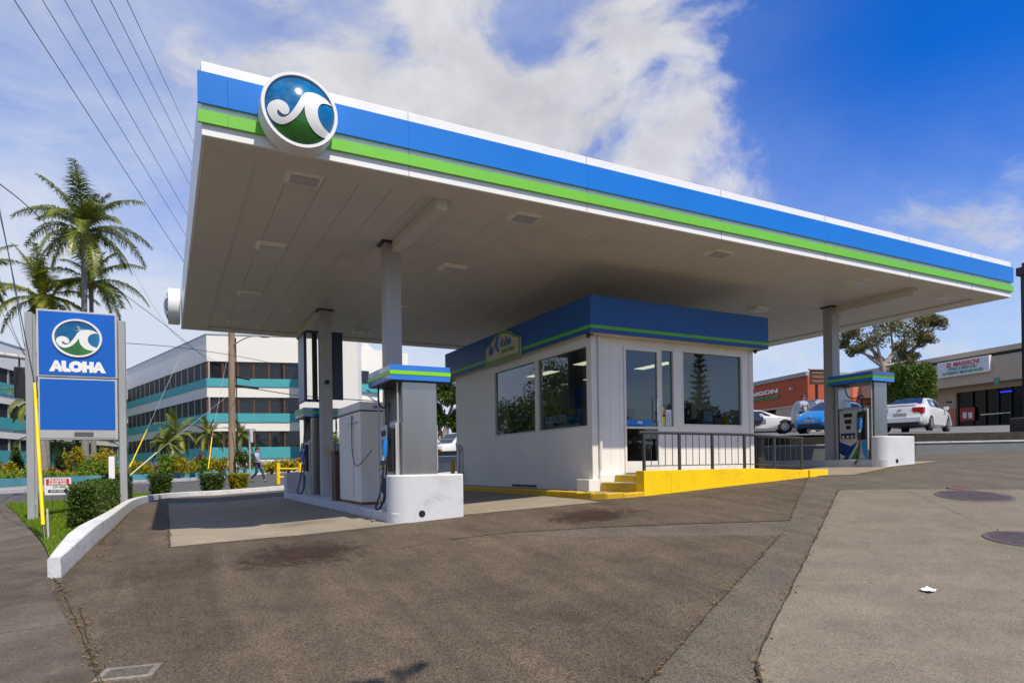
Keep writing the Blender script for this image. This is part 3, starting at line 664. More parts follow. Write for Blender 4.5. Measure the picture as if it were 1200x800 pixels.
small('display_box', 'tan slanted display box beside the register inside the window', 'box', [('box', TAN, (-.14, .14, -.08, .08, 0, .32)), ('card', NOTE, (-.1, .1, -.086, -.082, .08, .28))], (8.92, 2.16, 2.30))
small('display_box', 'pale pink counter display box in the middle of the window', 'box', [('box', PINK, (-.09, .09, -.05, .05, 0, .30)), ('card', DARK, (-.06, .06, -.056, -.052, .16, .20))], (9.20, 2.14, 2.30))
small('bottle', 'yellow bottle on the counter near the right of the window', 'bottle', [('body', YPL, (-.05, .05, -.04, .04, 0, .2)), ('cap', BLACK, (-.018, .018, -.018, .018, .2, .24))], (9.44, 2.16, 2.30))
small('paper_tray', 'low white paper tray lying on the kiosk counter', 'tray', [('tray', NOTE, (-.16, .16, -.06, .06, 0, .05))], (8.95, 2.40, 2.325 + .0))
bpy.data.objects['paper_tray'].location.y = 2.35
sh = empty('snack_shelf', 'dark snack shelf with red banner at the back of the kiosk', 'shelf')
m = MB(); m.box(6.4, 9.6, 5.2, 5.6, KF + .005, 2.9)
m.build('shelf_body', pm('shelf_dark', (.22, .18, .14), .6), sh); B(8.3, 9.5, 5.16, 5.19, 2.55, 2.72).build('banner', ORNG, sh)
rnd = random.Random(5); cols = [(.5, .1, .05), (.1, .25, .5), (.6, .5, .1), (.15, .4, .15), (.5, .5, .5), (.4, .15, .3)]
for k, c_ in enumerate(cols):
    m = MB()
    for i in range(7):
        x = 6.5 + rnd.random() * 3; z = 1.6 + int(rnd.random() * 4) * .3; m.box(x, x + .09, 5.1, 5.19, z, z + .2)
    m.build('snack_packs', pm('pack%d' % k, c_, .5), sh)['kind'] = 'stuff'
small('goods_rack', 'rack of orange and yellow goods low in the kiosk left window pane', 'rack', [('pack', ORNG, (-.06, .06, -.10, .10, 0, .16)), ('pack', YPL, (-.06, .06, .14, .34, 0, .30)), ('pack', TAN, (-.06, .06, .38, .5, 0, .14)), ('pack', NOTE, (-.06, .06, -.30, -.15, 0, .12)), ('shelf', KFRAME, (-.1, .1, -.6, .9, -.05, -.002))], (6.40, 4.1, 2.33))
small('goods_rack', 'rack of small green and white goods low in the kiosk near side window', 'rack', [('pack', PGRN_, (-.06, .06, -.10, .05, 0, .12)), ('pack', NOTE, (-.06, .06, .1, .2, 0, .18)), ('pack', YPL, (-.06, .06, .3, .42, 0, .14)), ('shelf', KFRAME, (-.1, .1, -.5, .6, -.05, -.002))], (6.40, 3.0, 2.33))
po = empty('bottle_poster', 'dark blue poster of a brown soda bottle in the kiosk side window', 'poster')
B(KA + .05, KA + .056, 2.14, 2.58, 2.28, 2.96).build('sheet', pm('poster_blue', (.02, .12, .42), .5, .4, 4), po)
BOT = [(-.12, 0), (.12, 0), (.13, .2), (.10, .33), (.05, .45), (.05, .55), (-.05, .55), (-.05, .45), (-.10, .33), (-.13, .2)]
MB().prism(BOT, (KA + .049, 2.32, 2.31), (0, -1, 0), (0, 0, 1), (-1, 0, 0), .003).build('bottle_print', pm('bottle_brown', (.16, .07, .04), .4), po)
LAMPW = emit('tube_light', (1, .88, .62), 1.6)
for x, y, lab in ((7.3, 3.6, 'fluorescent ceiling light inside the kiosk nearest the door'), (8.9, 3.6, 'fluorescent ceiling light inside the kiosk above the counter'), (7.3, 5.6, 'extra ceiling light added at the back left to brighten the kiosk inside'), (8.9, 5.6, 'extra ceiling light added at the back right to brighten the kiosk inside')):  # back pair is added to brighten the interior
    t = empty('ceiling_light', lab, 'ceiling light', (x, y, KT - .082), 0, 'lights on the kiosk ceiling')
    B(-.15, .15, -.55, .55, -.05, 0).build('housing', KFRAME, t); B(-.13, .13, -.53, .53, -.056, -.0505).build('tube', LAMPW, t)

# kerb, steps, ramp and railing
kerbpts = [(5.45, 8.4), (5.45, 1.45), (5.50, 1.12), (5.62, .9), (5.85, .76), (6.2, .70)]
m = MB(); inner = [(6.118, 8.4), (6.118, 1.9), (6.118, 1.9), (6.118, 1.9), (6.118, 1.9), (6.2, 1.9)]
sc_k = empty('kiosk_kerb', 'long worn yellow kerb and walkway along the kiosk left wall', 'kerb')
def kz(a, b): return g(a, b)
kin = [(5.60, 8.4), (5.60, 1.48), (5.64, 1.2), (5.73, 1.02), (5.9, .9), (6.2, .85)]
for i in range(5):
    a, b = kerbpts[i], kerbpts[i + 1]; c, d = kin[i + 1], kin[i]
    m.hexa([(a[0], a[1], kz(*a) - .2), (b[0], b[1], kz(*b) - .2), (c[0], c[1], .7), (d[0], d[1], .7), (a[0], a[1], 1.135), (b[0], b[1], 1.15), (c[0], c[1], 1.15), (d[0], d[1], 1.135)])
m.build('kerb_edge', YELD, sc_k, bevel=.015)
m = MB(); P = [(x, y) for x, y in kin] + [(6.2, 1.9), (6.115, 1.9), (6.115, 8.4)]
sm = sheet(P, 0, lambda a, b: 1.128 + .0 * a); sm.build('walkway', SLAB, sc_k)
st = empty('entrance_steps', 'yellow concrete steps rising to the kiosk door', 'steps')
m = MB(); m.box(6.2, 6.5, .9, 1.84, .9, 1.275); m.build('lower_step', YELD, st, bevel=.008)
m = MB(); m.box(6.5, 6.75, .9, 1.84, .9, 1.395); m.build('upper_step', YELD, st, bevel=.008)
TREAD = pm('tread_concrete', (.42, .38, .30), .8, .15, 4)
B(6.21, 6.499, .91, 1.83, 1.2755, 1.279).build('tread', TREAD, st); B(6.51, 6.749, .91, 1.83, 1.3955, 1.399).build('tread', TREAD, st)
rp = empty('ramp', 'bright yellow concrete ramp and landing in front of the kiosk', 'ramp')
m = MB(); xs = [6.2, 6.75, 8.6, 10.0, 10.25]; zs = [1.475, 1.475, 1.475, 1.42, 1.40]
for i in range(4):
    a, b = xs[i], xs[i + 1]
    m.hexa([(a, .70, .8), (b, .70, .8), (b, .898, .8), (a, .898, .8), (a, .70, zs[i]), (b, .70, zs[i + 1]), (b, .898, zs[i + 1]), (a, .898, zs[i])])
m.build('ramp_wall', YEL, rp, bevel=.006)
m = MB()
for a, b, z0, z1 in ((6.751, 8.6, 1.395, 1.395), (8.6, 10.25, 1.395, 1.34)):
    m.hexa([(a, .9, .8), (b, .9, .8), (b, KB - .002, .8), (a, KB - .002, .8), (a, .9, z0), (b, .9, z1), (b, KB - .002, z1), (a, KB - .002, z0)])
m.build('ramp_floor', SLAB, rp)
B(10.0, 10.5, .66, .86, 1.1, 1.425).build('ramp_end', YEL, rp, bevel=.01)
ra = empty('handrail', 'charcoal metal handrail with thin balusters along the yellow ramp', 'railing')
PX_ = [6.27, 7.0, 7.72, 8.47, 9.21, 9.92]
def rz(x): return 2.075 - .02 * (x - 6.24) / 3.7 - (.05 * max(0, (x - 8.4)) / 1.5)
def wz(x): return 1.475 if x < 8.6 else 1.475 - .055 * (x - 8.6) / 1.4
m = MB(); m.tube([(6.18, .78, rz(6.2) - .0)] + [(x, .78, rz(x)) for x in PX_] + [(9.96, .78, rz(9.95))], .024, 8); m.build('top_rail', RAILM, ra, smooth=40)
for x in PX_: B(x - .02, x + .02, .76, .80, wz(x), rz(x) - .02).build('post', RAILM, ra, bevel=.003)
m = MB(); m.tube([(x, .78, wz(x) + .075) for x in PX_], .009, 6); m.build('bottom_rail', RAILM, ra)
for i in range(5):
    for k in range(1, 5):
        m = MB(); x = PX_[i] + (PX_[i + 1] - PX_[i]) * k / 5; m.tube([(x, .78, wz(x) + .075), (x, .78, rz(x) - .02)], .0065, 6)
        m.build('baluster', RAILM, ra)
# dark bin between kiosk and far island
tb = empty('litter_bin', 'tall brown litter bin behind the right end of the handrail', 'bin', (10.35, 2.15, g(10.35, 2.15)))
B(-.1, .1, -.1, .1, 0, .72).build('body', pm('bin_brown', (.035, .028, .02), .6), tb, bevel=.01); B(-.12, .12, -.12, .12, .72, .77).build('lid', DARK, tb, bevel=.01)

# ------------------------------------------------------------------ pump islands
def rounded(x0, x1, y0, y1, r, n=6, corners=(1, 1, 1, 1)):
    P = []
    for (cx, cy, a0), on in zip(((x0 + r, y0 + r, 180), (x1 - r, y0 + r, 270), (x1 - r, y1 - r, 0), (x0 + r, y1 - r, 90)), corners):
        if on: P += [(cx + r * math.cos(R(a0 + 90 * i / n)), cy + r * math.sin(R(a0 + 90 * i / n))) for i in range(n + 1)]
        else: P.append((x0 if a0 in (180, 90) else x1, y0 if a0 in (180, 270) else y1))
    return P
def island(a0, a1, b0, b1, zt, zblock, lab, slope):
    t = empty('pump_island', lab, 'pump island', (0, 0, 0), 0, 'pump islands under the canopy')
    P = rounded(a0, a1, b0 + .02, b1 - .02, .15)
    MB().prism(P, (0, 0, .5), (1, 0, 0), (0, 1, 0), (0, 0, 1), zt - .5).build('kerb', ISLE, t, bevel=.015)
    P = rounded(a0 - .01, a1 + .01, b0, b0 + .30, .22, 8, (1, 0, 0, 0))
    bl = MB().prism(P, (0, 0, .5), (1, 0, 0), (0, 1, 0), (0, 0, 1), zblock - .5).build('guard_block', BLOCK, t, smooth=40, bevel=.02)
    zg = g((a0 + a1) / 2, b0)
    MB().tube([(a0 + .38, b0 - .004, zg + .10), (a0 + .38, b0 + .02, zg + .10)], .045, 16).build('drain_hole', BLACK, bl)
    P = rounded(a0 - .01, a1 + .01, b1 - .55, b1, .22, 8, (0, 0, 1, 1))
    MB().prism(P, (0, 0, .5), (1, 0, 0), (0, 1, 0), (0, 0, 1), zblock - .5).build('guard_block', BLOCK, t, smooth=40, bevel=.02)
    return t
island(2.21, 3.18, .80, 9.75, 1.0, 1.49, 'near pump island with rounded white block in front of the kiosk left wall', 0)
island(12.45, 13.44, .80, 9.75, 1.60, 2.07, 'right pump island with white block beyond the ramp', 0)

PWHITE = pm('pump_white', (.52, .53, .53), .4); PBLUE = pm('pump_dark_blue', (.005, .035, .20), .35); PGRN = pm('pump_green', (.02, .28, .03), .35); PLB = pm('pump_light_blue', (.03, .30, .60), .35)
def dispenser(label, hdrmats, flip=False):
    """local: origin on island top below the header centre; near end at -y"""
    t = empty('fuel_dispenser', label, 'fuel pump', (0, 0, 0), 0, 'fuel dispensers on the pump islands')
    zt, hb, ht = 0.0, 1.73, 1.93
    # header
    m = MB(); m.box(-.42, .42, -.52, .52, hb, ht); m.build('header', hdrmats[0], t, bevel=.006)
    m = MB(); z0, z1 = hb + .075, hb + .125
    m.box(-.424, .424, -.526, -.5215, z0, z1); m.box(-.424, .424, .5215, .526, z0, z1); m.box(-.4262, -.4215, -.5215, .5215, z0, z1); m.box(.4215, .4262, -.5215, .5215, z0, z1)
    m.build('header_stripe', hdrmats[1], t)
    B(-.40, .40, -.50, .50, hb - .008, hb - .001).build('header_underside', DARK, t)
    for y0, y1, zz in ((-.45, -.385, .0), (.385, .45, .0)):
        B(-.235, .245, y0, y1, zz, hb - .009).build('steel_panel', STEEL, t, bevel=.006)
    m = MB(); m.tube([(-.29, -.41, .0), (-.29, -.41, hb - .01)], .012, 8); m.tube([(-.32, .37, .0), (-.32, .37, hb - .01)], .012, 8); m.build('vent_pipe', GALV, t, smooth=40)
    b = B(-.30, .28, -.325, .325, .0, 1.18).build('cabinet', PWHITE, t, bevel=.012)
    B(-.20, .18, -.30, .30, 1.181, 1.24).build('cabinet_top', GREYP, t, bevel=.01)
    for s in (-1, 1):
        xo = -.3035 if s < 0 else .2835
        def bx(y0, y1, z0, z1, th=.012):
            return B(*sorted((xo, xo + s * th)), *((y0, y1) if s < 0 else (-y1, -y0)), z0, z1)
        def pr(poly, off, mt, nm): MB().prism(poly if s < 0 else poly, (xo + s * off, .31 if s < 0 else -.31, .03), (0, s, 0), (0, 0, 1), (s, 0, 0), .003).build(nm, mt, t)
        bx(-.31, .31, .03, .50, .006).build('front_panel', PWHITE, t)
        pr([(0, .47), (0, .22)] [::-1] + [(.05, .24), (.10, .22), (.12, .16), (.10, .11), (.06, .10), (.06, .07), (.12, .05), (.20, .12), (.34, .34), (.42, .47)][::1], .0065, PBLUE, 'panel_blue')
        pr([(.16, .0), (.50, .0), (.44, .12), (.41, .25), (.40, .36), (.32, .20), (.24, .08)], .0065, PGRN, 'panel_green')
        pr([(.62, .08), (.62, .47), (.52, .47), (.50, .36), (.53, .20)], .0065, PLB, 'panel_light_blue')
        d = bx(-.10, .30, .53, 1.16, .03).build('display_panel', GREYP, t, bevel=.008)
        x2 = xo + s * .03
        def b2(y0, y1, z0, z1, th, nm, mt): B(*sorted((x2 + s * .0005, x2 + s * th)), *((y0, y1) if s < 0 else (-y1, -y0)), z0, z1).build(nm, mt, d)
        b2(.0, .2, 1.02, 1.10, .004, 'screen', BLACK); b2(.02, .18, .88, .97, .004, 'screen', DARK); b2(.04, .14, .76, .84, .008, 'keypad', DARK); b2(-.06, .27, .56, .68, .006, 'grade_panel', PBLUE)
        for k in range(3): 
            yy = -.0 + k * .105; yy = yy if s < 0 else -yy
            MB().tube([(x2 + s * .006, yy, .60), (x2 + s * .014, yy, .60)], .028, 14).build('grade_button', YPL, d)
        # nozzle boot, nozzle and hose at the near end (-y) of each face
        ys = -.22 if s < 0 else .22
        bx(-.31, -.13, .53, 1.12, .05).build('nozzle_boot', BLACK, t, bevel=.01)
        nx = xo + s * .10
        m = MB(); m.tube([(nx - s * .02, ys, .98), (nx + s * .0, ys, .90), (nx + s * .01, ys, .74)], [.035, .042, .032], 10); m.box(nx - .03, nx + .03, ys - .025, ys + .025, .84, .96)
        nz = m.build('nozzle', BPLAS, t, smooth=40)
        MB().tube([(nx - s * .0, ys, .97), (nx - s * .03, ys, 1.03), (nx - s * .05, ys, 1.03)], .012, 8).build('spout', CHROME, nz, smooth=40)
        MB().tube([(nx + s * .02, ys, .74), (nx + s * .03, ys, .68)], .02, 8).build('swivel', CHROME, nz, smooth=40)
        hp = [(nx + s * .03, ys, .68), (nx + s * .05, ys - .01, .45), (nx + s * .10, ys - .02, .22), (nx + s * .14, ys + .02, .07), (nx + s * .10, ys + .08, .03), (nx + s * .03, ys + .10, .09), (nx + s * .0, ys + .06, .3), (nx - s * .02, ys - .02, .8), (nx - s * .03, ys - .05, 1.25), (nx - s * .05, ys - .02, 1.45), (nx - s * .02, ys + .12, 1.40), (nx - s * .0, ys + .28, 1.47), (nx - s * .02, ys + .36, hb - .0)]
        HP = path([[h for h in hp]], 5) if False else None
        pts = [Vector(h) for h in hp]; P = [pts[0]] + pts + [pts[-1]]; out = []
        for i in range(1, len(P) - 2):
            for q in range(5):
                tt = q / 5; p0, p1, p2, p3 = P[i - 1:i + 3]; out.append(.5 * ((2 * p1) + (-p0 + p2) * tt + (2 * p0 - 5 * p1 + 4 * p2 - p3) * tt * tt + (-p0 + 3 * p1 - 3 * p2 + p3) * tt ** 3))
        out.append(pts[-1]); MB().tube(out, .013, 8).build('hose', BLACK, t, smooth=50)
    return t
BR_BLUE = pm('header_blue', (.0, .17, .64), .12, coat=1); BR_GRN = pm('header_green', (.22, .66, .0), .3)
D1 = dispenser('near fuel dispenser with glossy blue header and steel end panel', (BR_BLUE, BR_GRN)); D1.location = (2.64, 1.42, 1.0)
D2 = dup(D1, (2.74, 8.05, 1.0), R(180), 'rear fuel dispenser behind the rear left column and sign box')
D3 = dup(D1, (12.83, 1.28, 1.485), 0, 'far right fuel dispenser with wave graphics beyond the ramp')
D3.location = (12.84, 1.58, 1.485); D3.scale = (.86, 1, 1)
D4 = dup(D1, (12.9, 8.05, 1.485), R(180), 'fuel dispenser at the rear of the right island, mostly hidden')
for D_, hide in ((D3, 0),):
    for ch in D_.children:
        if ch.name.startswith('header.'): pass

# storage cabinet on the left island
cb_ = empty('metal_cabinet', 'tall pale metal utility cabinet with a hanging hose and rusty foot on the near island', 'cabinet', (0, 0, 0))
CABM = pm('cabinet_offwhite', (.74, .72, .66), .55, .14, 1.5, stretch=(1, 1, .3)); RUST = pm('rust', (.28, .09, .02), .9, .5, 8)
B(2.34, 2.96, 2.88, 4.28, 1.045, 2.48).build('body', CABM, cb_, bevel=.01); B(2.325, 2.975, 2.865, 4.30, 2.50, 2.63).build('lid', CABM, cb_, bevel=.02)
B(2.36, 2.95, 2.9, 4.26, 2.48, 2.50).build('lid_gap', BLACK, cb_); B(2.36, 2.94, 2.9, 4.26, 1.0, 1.045).build('foot', RUST, cb_)
B(2.336, 2.339, 3.3, 3.304, 1.1, 2.45).build('door_seam', DARK, cb_); B(2.325, 2.339, 3.0, 3.6, 2.30, 2.33).build('shelf_rail', GREYP, cb_)
def bez(pts, n=6):
    pts = [Vector(p) for p in pts]; P = [pts[0]] + pts + [pts[-1]]; out = []
    for i in range(1, len(P) - 2):
        for q in range(n):
            t = q / n; p0, p1, p2, p3 = P[i - 1:i + 3]; out.append(.5 * ((2 * p1) + (-p0 + p2) * t + (2 * p0 - 5 * p1 + 4 * p2 - p3) * t * t + (-p0 + 3 * p1 - 3 * p2 + p3) * t ** 3))
    return out + [pts[-1]]
MB().tube(bez([(2.33, 3.35, 2.44), (2.30, 3.25, 2.2), (2.29, 3.2, 1.9), (2.27, 3.0, 1.68), (2.26, 2.8, 1.62), (2.28, 2.55, 1.68), (2.36, 2.3, 1.85)]), .009, 6).build('air_hose', pm('grey_hose', (.16, .16, .15), .6), cb_, smooth=50)
B(2.55, 2.63, 2.858, 2.863, 2.53, 2.57).build('label_plate', pm('label_purple', (.25, .12, .3), .5), cb_)
b_ = empty('waste_bin', 'narrow brown bin behind the metal cabinet', 'bin', (2.48, 4.75, 1.0))
B(-.15, .15, -.15, .15, 0, .85).build('body', pm('brown_bin', (.10, .055, .035), .6), b_, bevel=.01); B(-.16, .16, -.16, .16, .85, .9).build('lid', pm('brown_lid', (.07, .04, .025), .5), b_, bevel=.01)
# blue sign box on the rear left column
sb = empty('sign_box', 'dark blue open sign box wrapped round the rear left column', 'sign', (0, 0, 0))
NAVY = pm('navy_panel', (.008, .035, .11), .35, .15)
B(2.75, 3.155, 7.33, 7.37, 3.10, 4.54).build('rear_panel', NAVY, sb, bevel=.004)
B(2.335, 2.365, 7.35, 8.15, 3.08, 4.53).build('price_panel', pm('faded_blue_print', (.30, .38, .52), .4, .25, 3), sb)
m = MB(); m.box(2.31, 2.335, 7.33, 8.17, 3.04, 3.08); m.box(2.31, 2.335, 7.33, 8.17, 4.53, 4.57); m.box(2.31, 2.37, 7.31, 7.349, 3.04, 4.57); m.box(2.37, 3.16, 7.33, 7.37, 4.5405, 4.60); m.box(2.37, 2.62, 7.33, 7.40, 3.04, 3.099); m.build('blue_frame', NAVY, sb)
B(2.49, 2.60, 7.34, 7.36, 3.10, 4.54).build('inner_strip', BLACK, sb)
MB().tube([(2.74, 7.083, 3.45), (2.74, 7.0, 3.45)], .045, 14).build('floodlight', BLACK, sb)
# meter boxes and conduits on the columns
def colbox(x, y, z, lab):
    t = empty('switch_box', lab, 'switch box', (x, y, z)); B(-.06, .06, -.04, 0, -.09, .09).build('box', pm('beige_box', (.45, .38, .25), .5), t, bevel=.006); MB().tube([(0, -.02, -.09), (0, -.02, -.75)], .012, 6).build('conduit', GREYP, t)
colbox(2.74, 7.083, 1.93, 'small pale switch box on the rear left column')
colbox(12.82, 2.183, 2.95, 'small tan switch box on the right column')

# ------------------------------------------------------------------ kerb wall of the forecourt (left)
cp = [(-1.24, .02), (-1.12, 1.3), (-1.03, 2.97), (-1.00, 6.53), (-.92, 9.97), (-.62, 12.8), (-.2, 14.2), (.7, 15.0), (2.95, 14.8), (6, 14.8), (11, 15.0)]
cpb = [tuple(p) for p in bez([(x, y, 0) for x, y in cp], 3)]
m = MB(); vs = []; n = len(cpb)
for i, p in enumerate(cpb):
    a = Vector(cpb[max(i - 1, 0)]); b = Vector(cpb[min(i + 1, n - 1)]); t = (b - a).normalized(); nn = Vector((-t.y, t.x, 0))  # to the left / outside
    s = min(1, i / 5); w = .11 + .10 * min(1, i / 3) - .06 * min(1, max(0, i - 4) / 4); h = .20 - .06 * min(1, max(0, i - 10) / 6)
    if i < 2: h = .19
    z = g(p[0], p[1]); P = Vector((p[0], p[1], 0))
    for k, (o_, hh) in enumerate(((0, -.1), (.004, h * .55), (.010, h - .012), (.022, h), (w - .02, h - .004), (w, h - .02), (w, -.1))):
        q = P + nn * o_; vs.append((q.x, q.y, z + hh))
k = 7; fs = [(i * k + j, (i + 1) * k + j, (i + 1) * k + j + 1, i * k + j + 1) for i in range(n - 1) for j in range(k - 1)] + [tuple(range(k)), tuple((n - 1) * k + j for j in reversed(range(k)))]
m.add(vs, fs); o = m.build('white_kerb', CURB, smooth=22); tag(o, 'thick white painted kerb curving between the lawn and the asphalt', 'kerb')

# ------------------------------------------------------------------ foliage tools
def leaf_mesh(name, pts, size, mat, parent=None, aspect=.5, seed=1, up=.3, fold=True):
    rng = np.random.default_rng(seed); n = len(pts); pts = np.asarray(pts, float)
    d = rng.normal(size=(n, 3)); d[:, 2] += up; d /= np.linalg.norm(d, axis=1)[:, None]
    e = rng.normal(size=(n, 3)); e -= (e * d).sum(1)[:, None] * d; e /= np.linalg.norm(e, axis=1)[:, None]
    s = size * rng.uniform(.6, 1.35, n)[:, None]; w = s * aspect
    A = pts - d * s * .5; Bq = pts + e * w * .5; C_ = pts + d * s * .5; D_ = pts - e * w * .5
    v = np.stack([A, Bq, C_, D_], 1).reshape(-1, 3)
    me = bpy.data.meshes.new(name); me.vertices.add(4 * n); me.vertices.foreach_set('co', v.ravel())
    me.loops.add(4 * n); me.loops.foreach_set('vertex_index', np.arange(4 * n, dtype=np.int32)); me.polygons.add(n)
    me.polygons.foreach_set('loop_start', np.arange(0, 4 * n, 4, dtype=np.int32)); me.polygons.foreach_set('loop_total', np.full(n, 4, np.int32))
    me.update(calc_edges=True); me.materials.append(mat); o = bpy.data.objects.new(name, me); col.objects.link(o)
    if parent: o.parent = parent
    return o
def clumps(rng, centres, radii, n, shell=.5):
    i = rng.integers(0, len(centres), n); c = np.asarray(centres)[i]; r = np.asarray(radii)[i]
    d = rng.normal(size=(n, 3)); d /= np.linalg.norm(d, axis=1)[:, None]
    q = rng.uniform(0, 1, n) ** shell
    return c + d * q[:, None] * (r[:, None] if r.ndim == 1 else r)
LG = leafmat('leaf_green', (.045, .09, .012), (.10, .16, .022)); LD = leafmat('leaf_dark', (.015, .035, .008), (.035, .07, .014))
LB = leafmat('leaf_bright', (.10, .19, .015), (.17, .26, .02)); LB2 = leafmat('bush_green', (.06, .11, .012), (.13, .19, .025))
LY = leafmat('leaf_yellow', (.42, .33, .01), (.30, .27, .02), .3, 4)
LR = leafmat('leaf_red', (.16, .03, .02), (.30, .08, .02), .3, 4); LO = leafmat('leaf_olive', (.12, .14, .05), (.24, .20, .08))
LC = leafmat('croton_leaf', (.10, .17, .01), (.55, .38, .01), .3, 9)
PALM = leafmat('palm_leaf', (.08, .13, .018), (.26, .28, .045), .28, .8, .35); PALMY = leafmat('palm_yellow', (.12, .18, .015), (.34, .34, .035), .3, 1.1, .4)
BARK = pm('bark', (.16, .125, .095), .9, .35, 3, bump=1, bscale=12, stretch=(1, 1, .3)); BARKL = pm('pale_bark', (.30, .25, .20), .9, .35, 3, bump=1, bscale=10); PBARK = pm('palm_bark', (.24, .22, .19), .9, .25, 2.5, bump=1, bscale=9, stretch=(.3, .3, 4))

def hedge_box(name, lab, x0, x1, y0, y1, z0, z1, taper=0, n=2600, size=.035, mat=None, seed=1, grp=None, rz=0):
    cx, cy = (x0 + x1) / 2, (y0 + y1) / 2
    t = empty(name, lab, 'hedge', (cx, cy, z0), rz, grp); rng = np.random.default_rng(seed)
    hx, hy, h = (x1 - x0) / 2, (y1 - y0) / 2, z1 - z0
    p = rng.uniform(-1, 1, (n, 3)); ax = rng.integers(0, 3, n)
    for k in range(3):
        s = ax == k; p[s, k] = np.sign(p[s, k]) * (1 + rng.normal(0, .025, s.sum()))
    p[:, 2] = (p[:, 2] + 1) / 2; f = 1 - taper * (1 - p[:, 2])
    pts = np.stack([p[:, 0] * hx * f, p[:, 1] * hy * f, .03 + p[:, 2] * h], 1) + rng.normal(0, .010 + .25 * size, (n, 3))
    leaf_mesh('leaves', pts, size, mat or LG, t, .6, seed)
    f0 = 1 - taper; q = .93 if taper == 0 else .82
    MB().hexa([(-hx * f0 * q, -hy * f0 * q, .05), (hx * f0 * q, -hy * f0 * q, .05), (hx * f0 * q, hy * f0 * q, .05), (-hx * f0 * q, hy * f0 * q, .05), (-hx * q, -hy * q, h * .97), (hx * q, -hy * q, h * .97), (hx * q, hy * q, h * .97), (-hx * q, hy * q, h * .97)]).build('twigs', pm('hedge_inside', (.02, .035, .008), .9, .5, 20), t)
    MB().tube([(0, 0, -.1), (0, 0, .1)], .03, 6).build('stem', BARK, t)
    return t
# ------------------------------------------------------------------ hedges by the sign
def hz(x, y): return g(x, y) + .03
hedge_box('box_hedge', 'large dark clipped block hedge in front of the sign right post', -1.56, -1.24, 3.5, 5.6, .78, 1.37, 0, 11000, .036, None, 1)
hedge_box('box_hedge', 'lower clipped hedge block joining the big one towards the sign post', -1.58, -1.22, 5.75, 8.0, .78, 1.38, 0, 7000, .045, None, 2)
hedge_box('box_hedge', 'clipped dark hedge just behind the right sign post', -1.60, -1.14, 9.4, 11.4, .76, 1.42, 0, 4500, .06, LD, 3)
for i, (u, d, w, h, lab) in enumerate(((188, 19.9, .55, .58, 'small tapered topiary bush left of the three by the kerb'), (248.5, 20.9, .62, .56, 'small tapered topiary bush in the middle of three by the kerb'), (279, 21.6, .5, .5, 'thin scruffy topiary bush right of the three by the kerb'))):
    x, y = at(u, d); hedge_box('topiary_bush', lab, x - w / 2, x + w / 2, y - w / 2, y + w / 2, g(x, y) + .02, g(x, y) + .05 + h, .35, 2200, .065, LG if i < 2 else LC, 10 + i, 'topiary bushes along the kerb', .4)

# ------------------------------------------------------------------ ALOHA pylon sign
SK = 13.1 / 10.63
pl, pr_ = at(36, 13.1), at(141, 13.75)
yaw = math.atan2(pr_[1] - pl[1], pr_[0] - pl[0]); Wd = math.dist(pl, pr_)
sg = empty('pylon_sign', 'tall blue double panel fuel sign on two grey posts in the lawn', 'sign', (pl[0], pl[1], g(*pl) + .01), yaw); SZ = g(*pl) + .01
PGREY = pm('pylon_grey', (.34, .355, .37), .5, .10, 2, stretch=(1, 1, .2))
def zs(v, d=13.4, u=90): return zat(u, v, d) - SZ
for x0, x1, zt in ((-.055, .07, zs(366, 13.1, 36)), (Wd - .0, Wd + .125, zs(376, 13.75, 141))):
    p = B(x0, x1, -.06, .10, -.1, zt).build('post', PGREY, sg, bevel=.006)
    B(x0 + .126 if x0 < 0 else x0 - .012, x0 + .17 if x0 < 0 else x0 - .001, -.02, .02, 0, zt - .03).build('channel', PGREY, p)
zt, zb = zs(362.5, 13.15, 43), zs(441, 13.15, 43)
x0, x1 = .145, Wd - .015
FRM = pm('sign_frame_white', (.50, .50, .50), .4)
def panel(z0, z1, nm, mat):
    B(x0, x1, -.10, .12, z0, z1).build('cabinet_frame', FRM, sg, bevel=.006)
    B(x0 + .035, x1 - .035, -.108, -.101, z0 + .035, z1 - .035).build(nm, mat, sg)
SBLUE = pm('sign_face_blue', (.0, .115, .52), .3, .06, .6)
panel(zb, zt, 'upper_face', SBLUE)
zb2, zt2 = zs(515, 13.15, 45), zb - .02
B(x0 + .01, x1 - .01, -.09, .11, zb2, zt2).build('cabinet_frame', FRM, sg, bevel=.006)
B(x0 + .04, x1 - .05, -.098, -.091, zb2 + .165 * SK, zt2 - .03).build('lower_face', SBLUE, sg)
B(x0 + .04, x1 - .05, -.098, -.091, zb2 + .03, zb2 + .155 * SK).build('bottom_strip', pm('strip_grey', (.42, .43, .44), .4), sg)
B(x0 + .50 * SK, x0 + .77 * SK, -.106, -.0985, zb2 + .055 * SK, zb2 + .125 * SK).build('name_plate', pm('plate_dark', (.10, .105, .11), .5), sg)
cx = (x0 + x1) / 2; zc = zt - .45 * SK
emblem(sg, .352 * SK, .03, 0, frame((cx + .0, -.109, zc), (1, 0, 0), (0, 0, .90)), True, False)
text('lettering', 'ALOHA', .205 * SK, (cx + .0, -.109, zb + .165 * SK), (1, 0, 0), (0, 0, 1), (0, -1, 0), WTXT, sg, .026, .006, 1.02, space=1.06)
# small box and conduit on the left post
B(.05, .09, -.03, .03, .32, .46).build('meter_box', GREYP, sg); MB().tube([(.07, 0, .32), (.075, 0, .1), (.10, -.02, .03), (.2, -.05, .02)], .01, 6).build('conduit', FRM, sg)
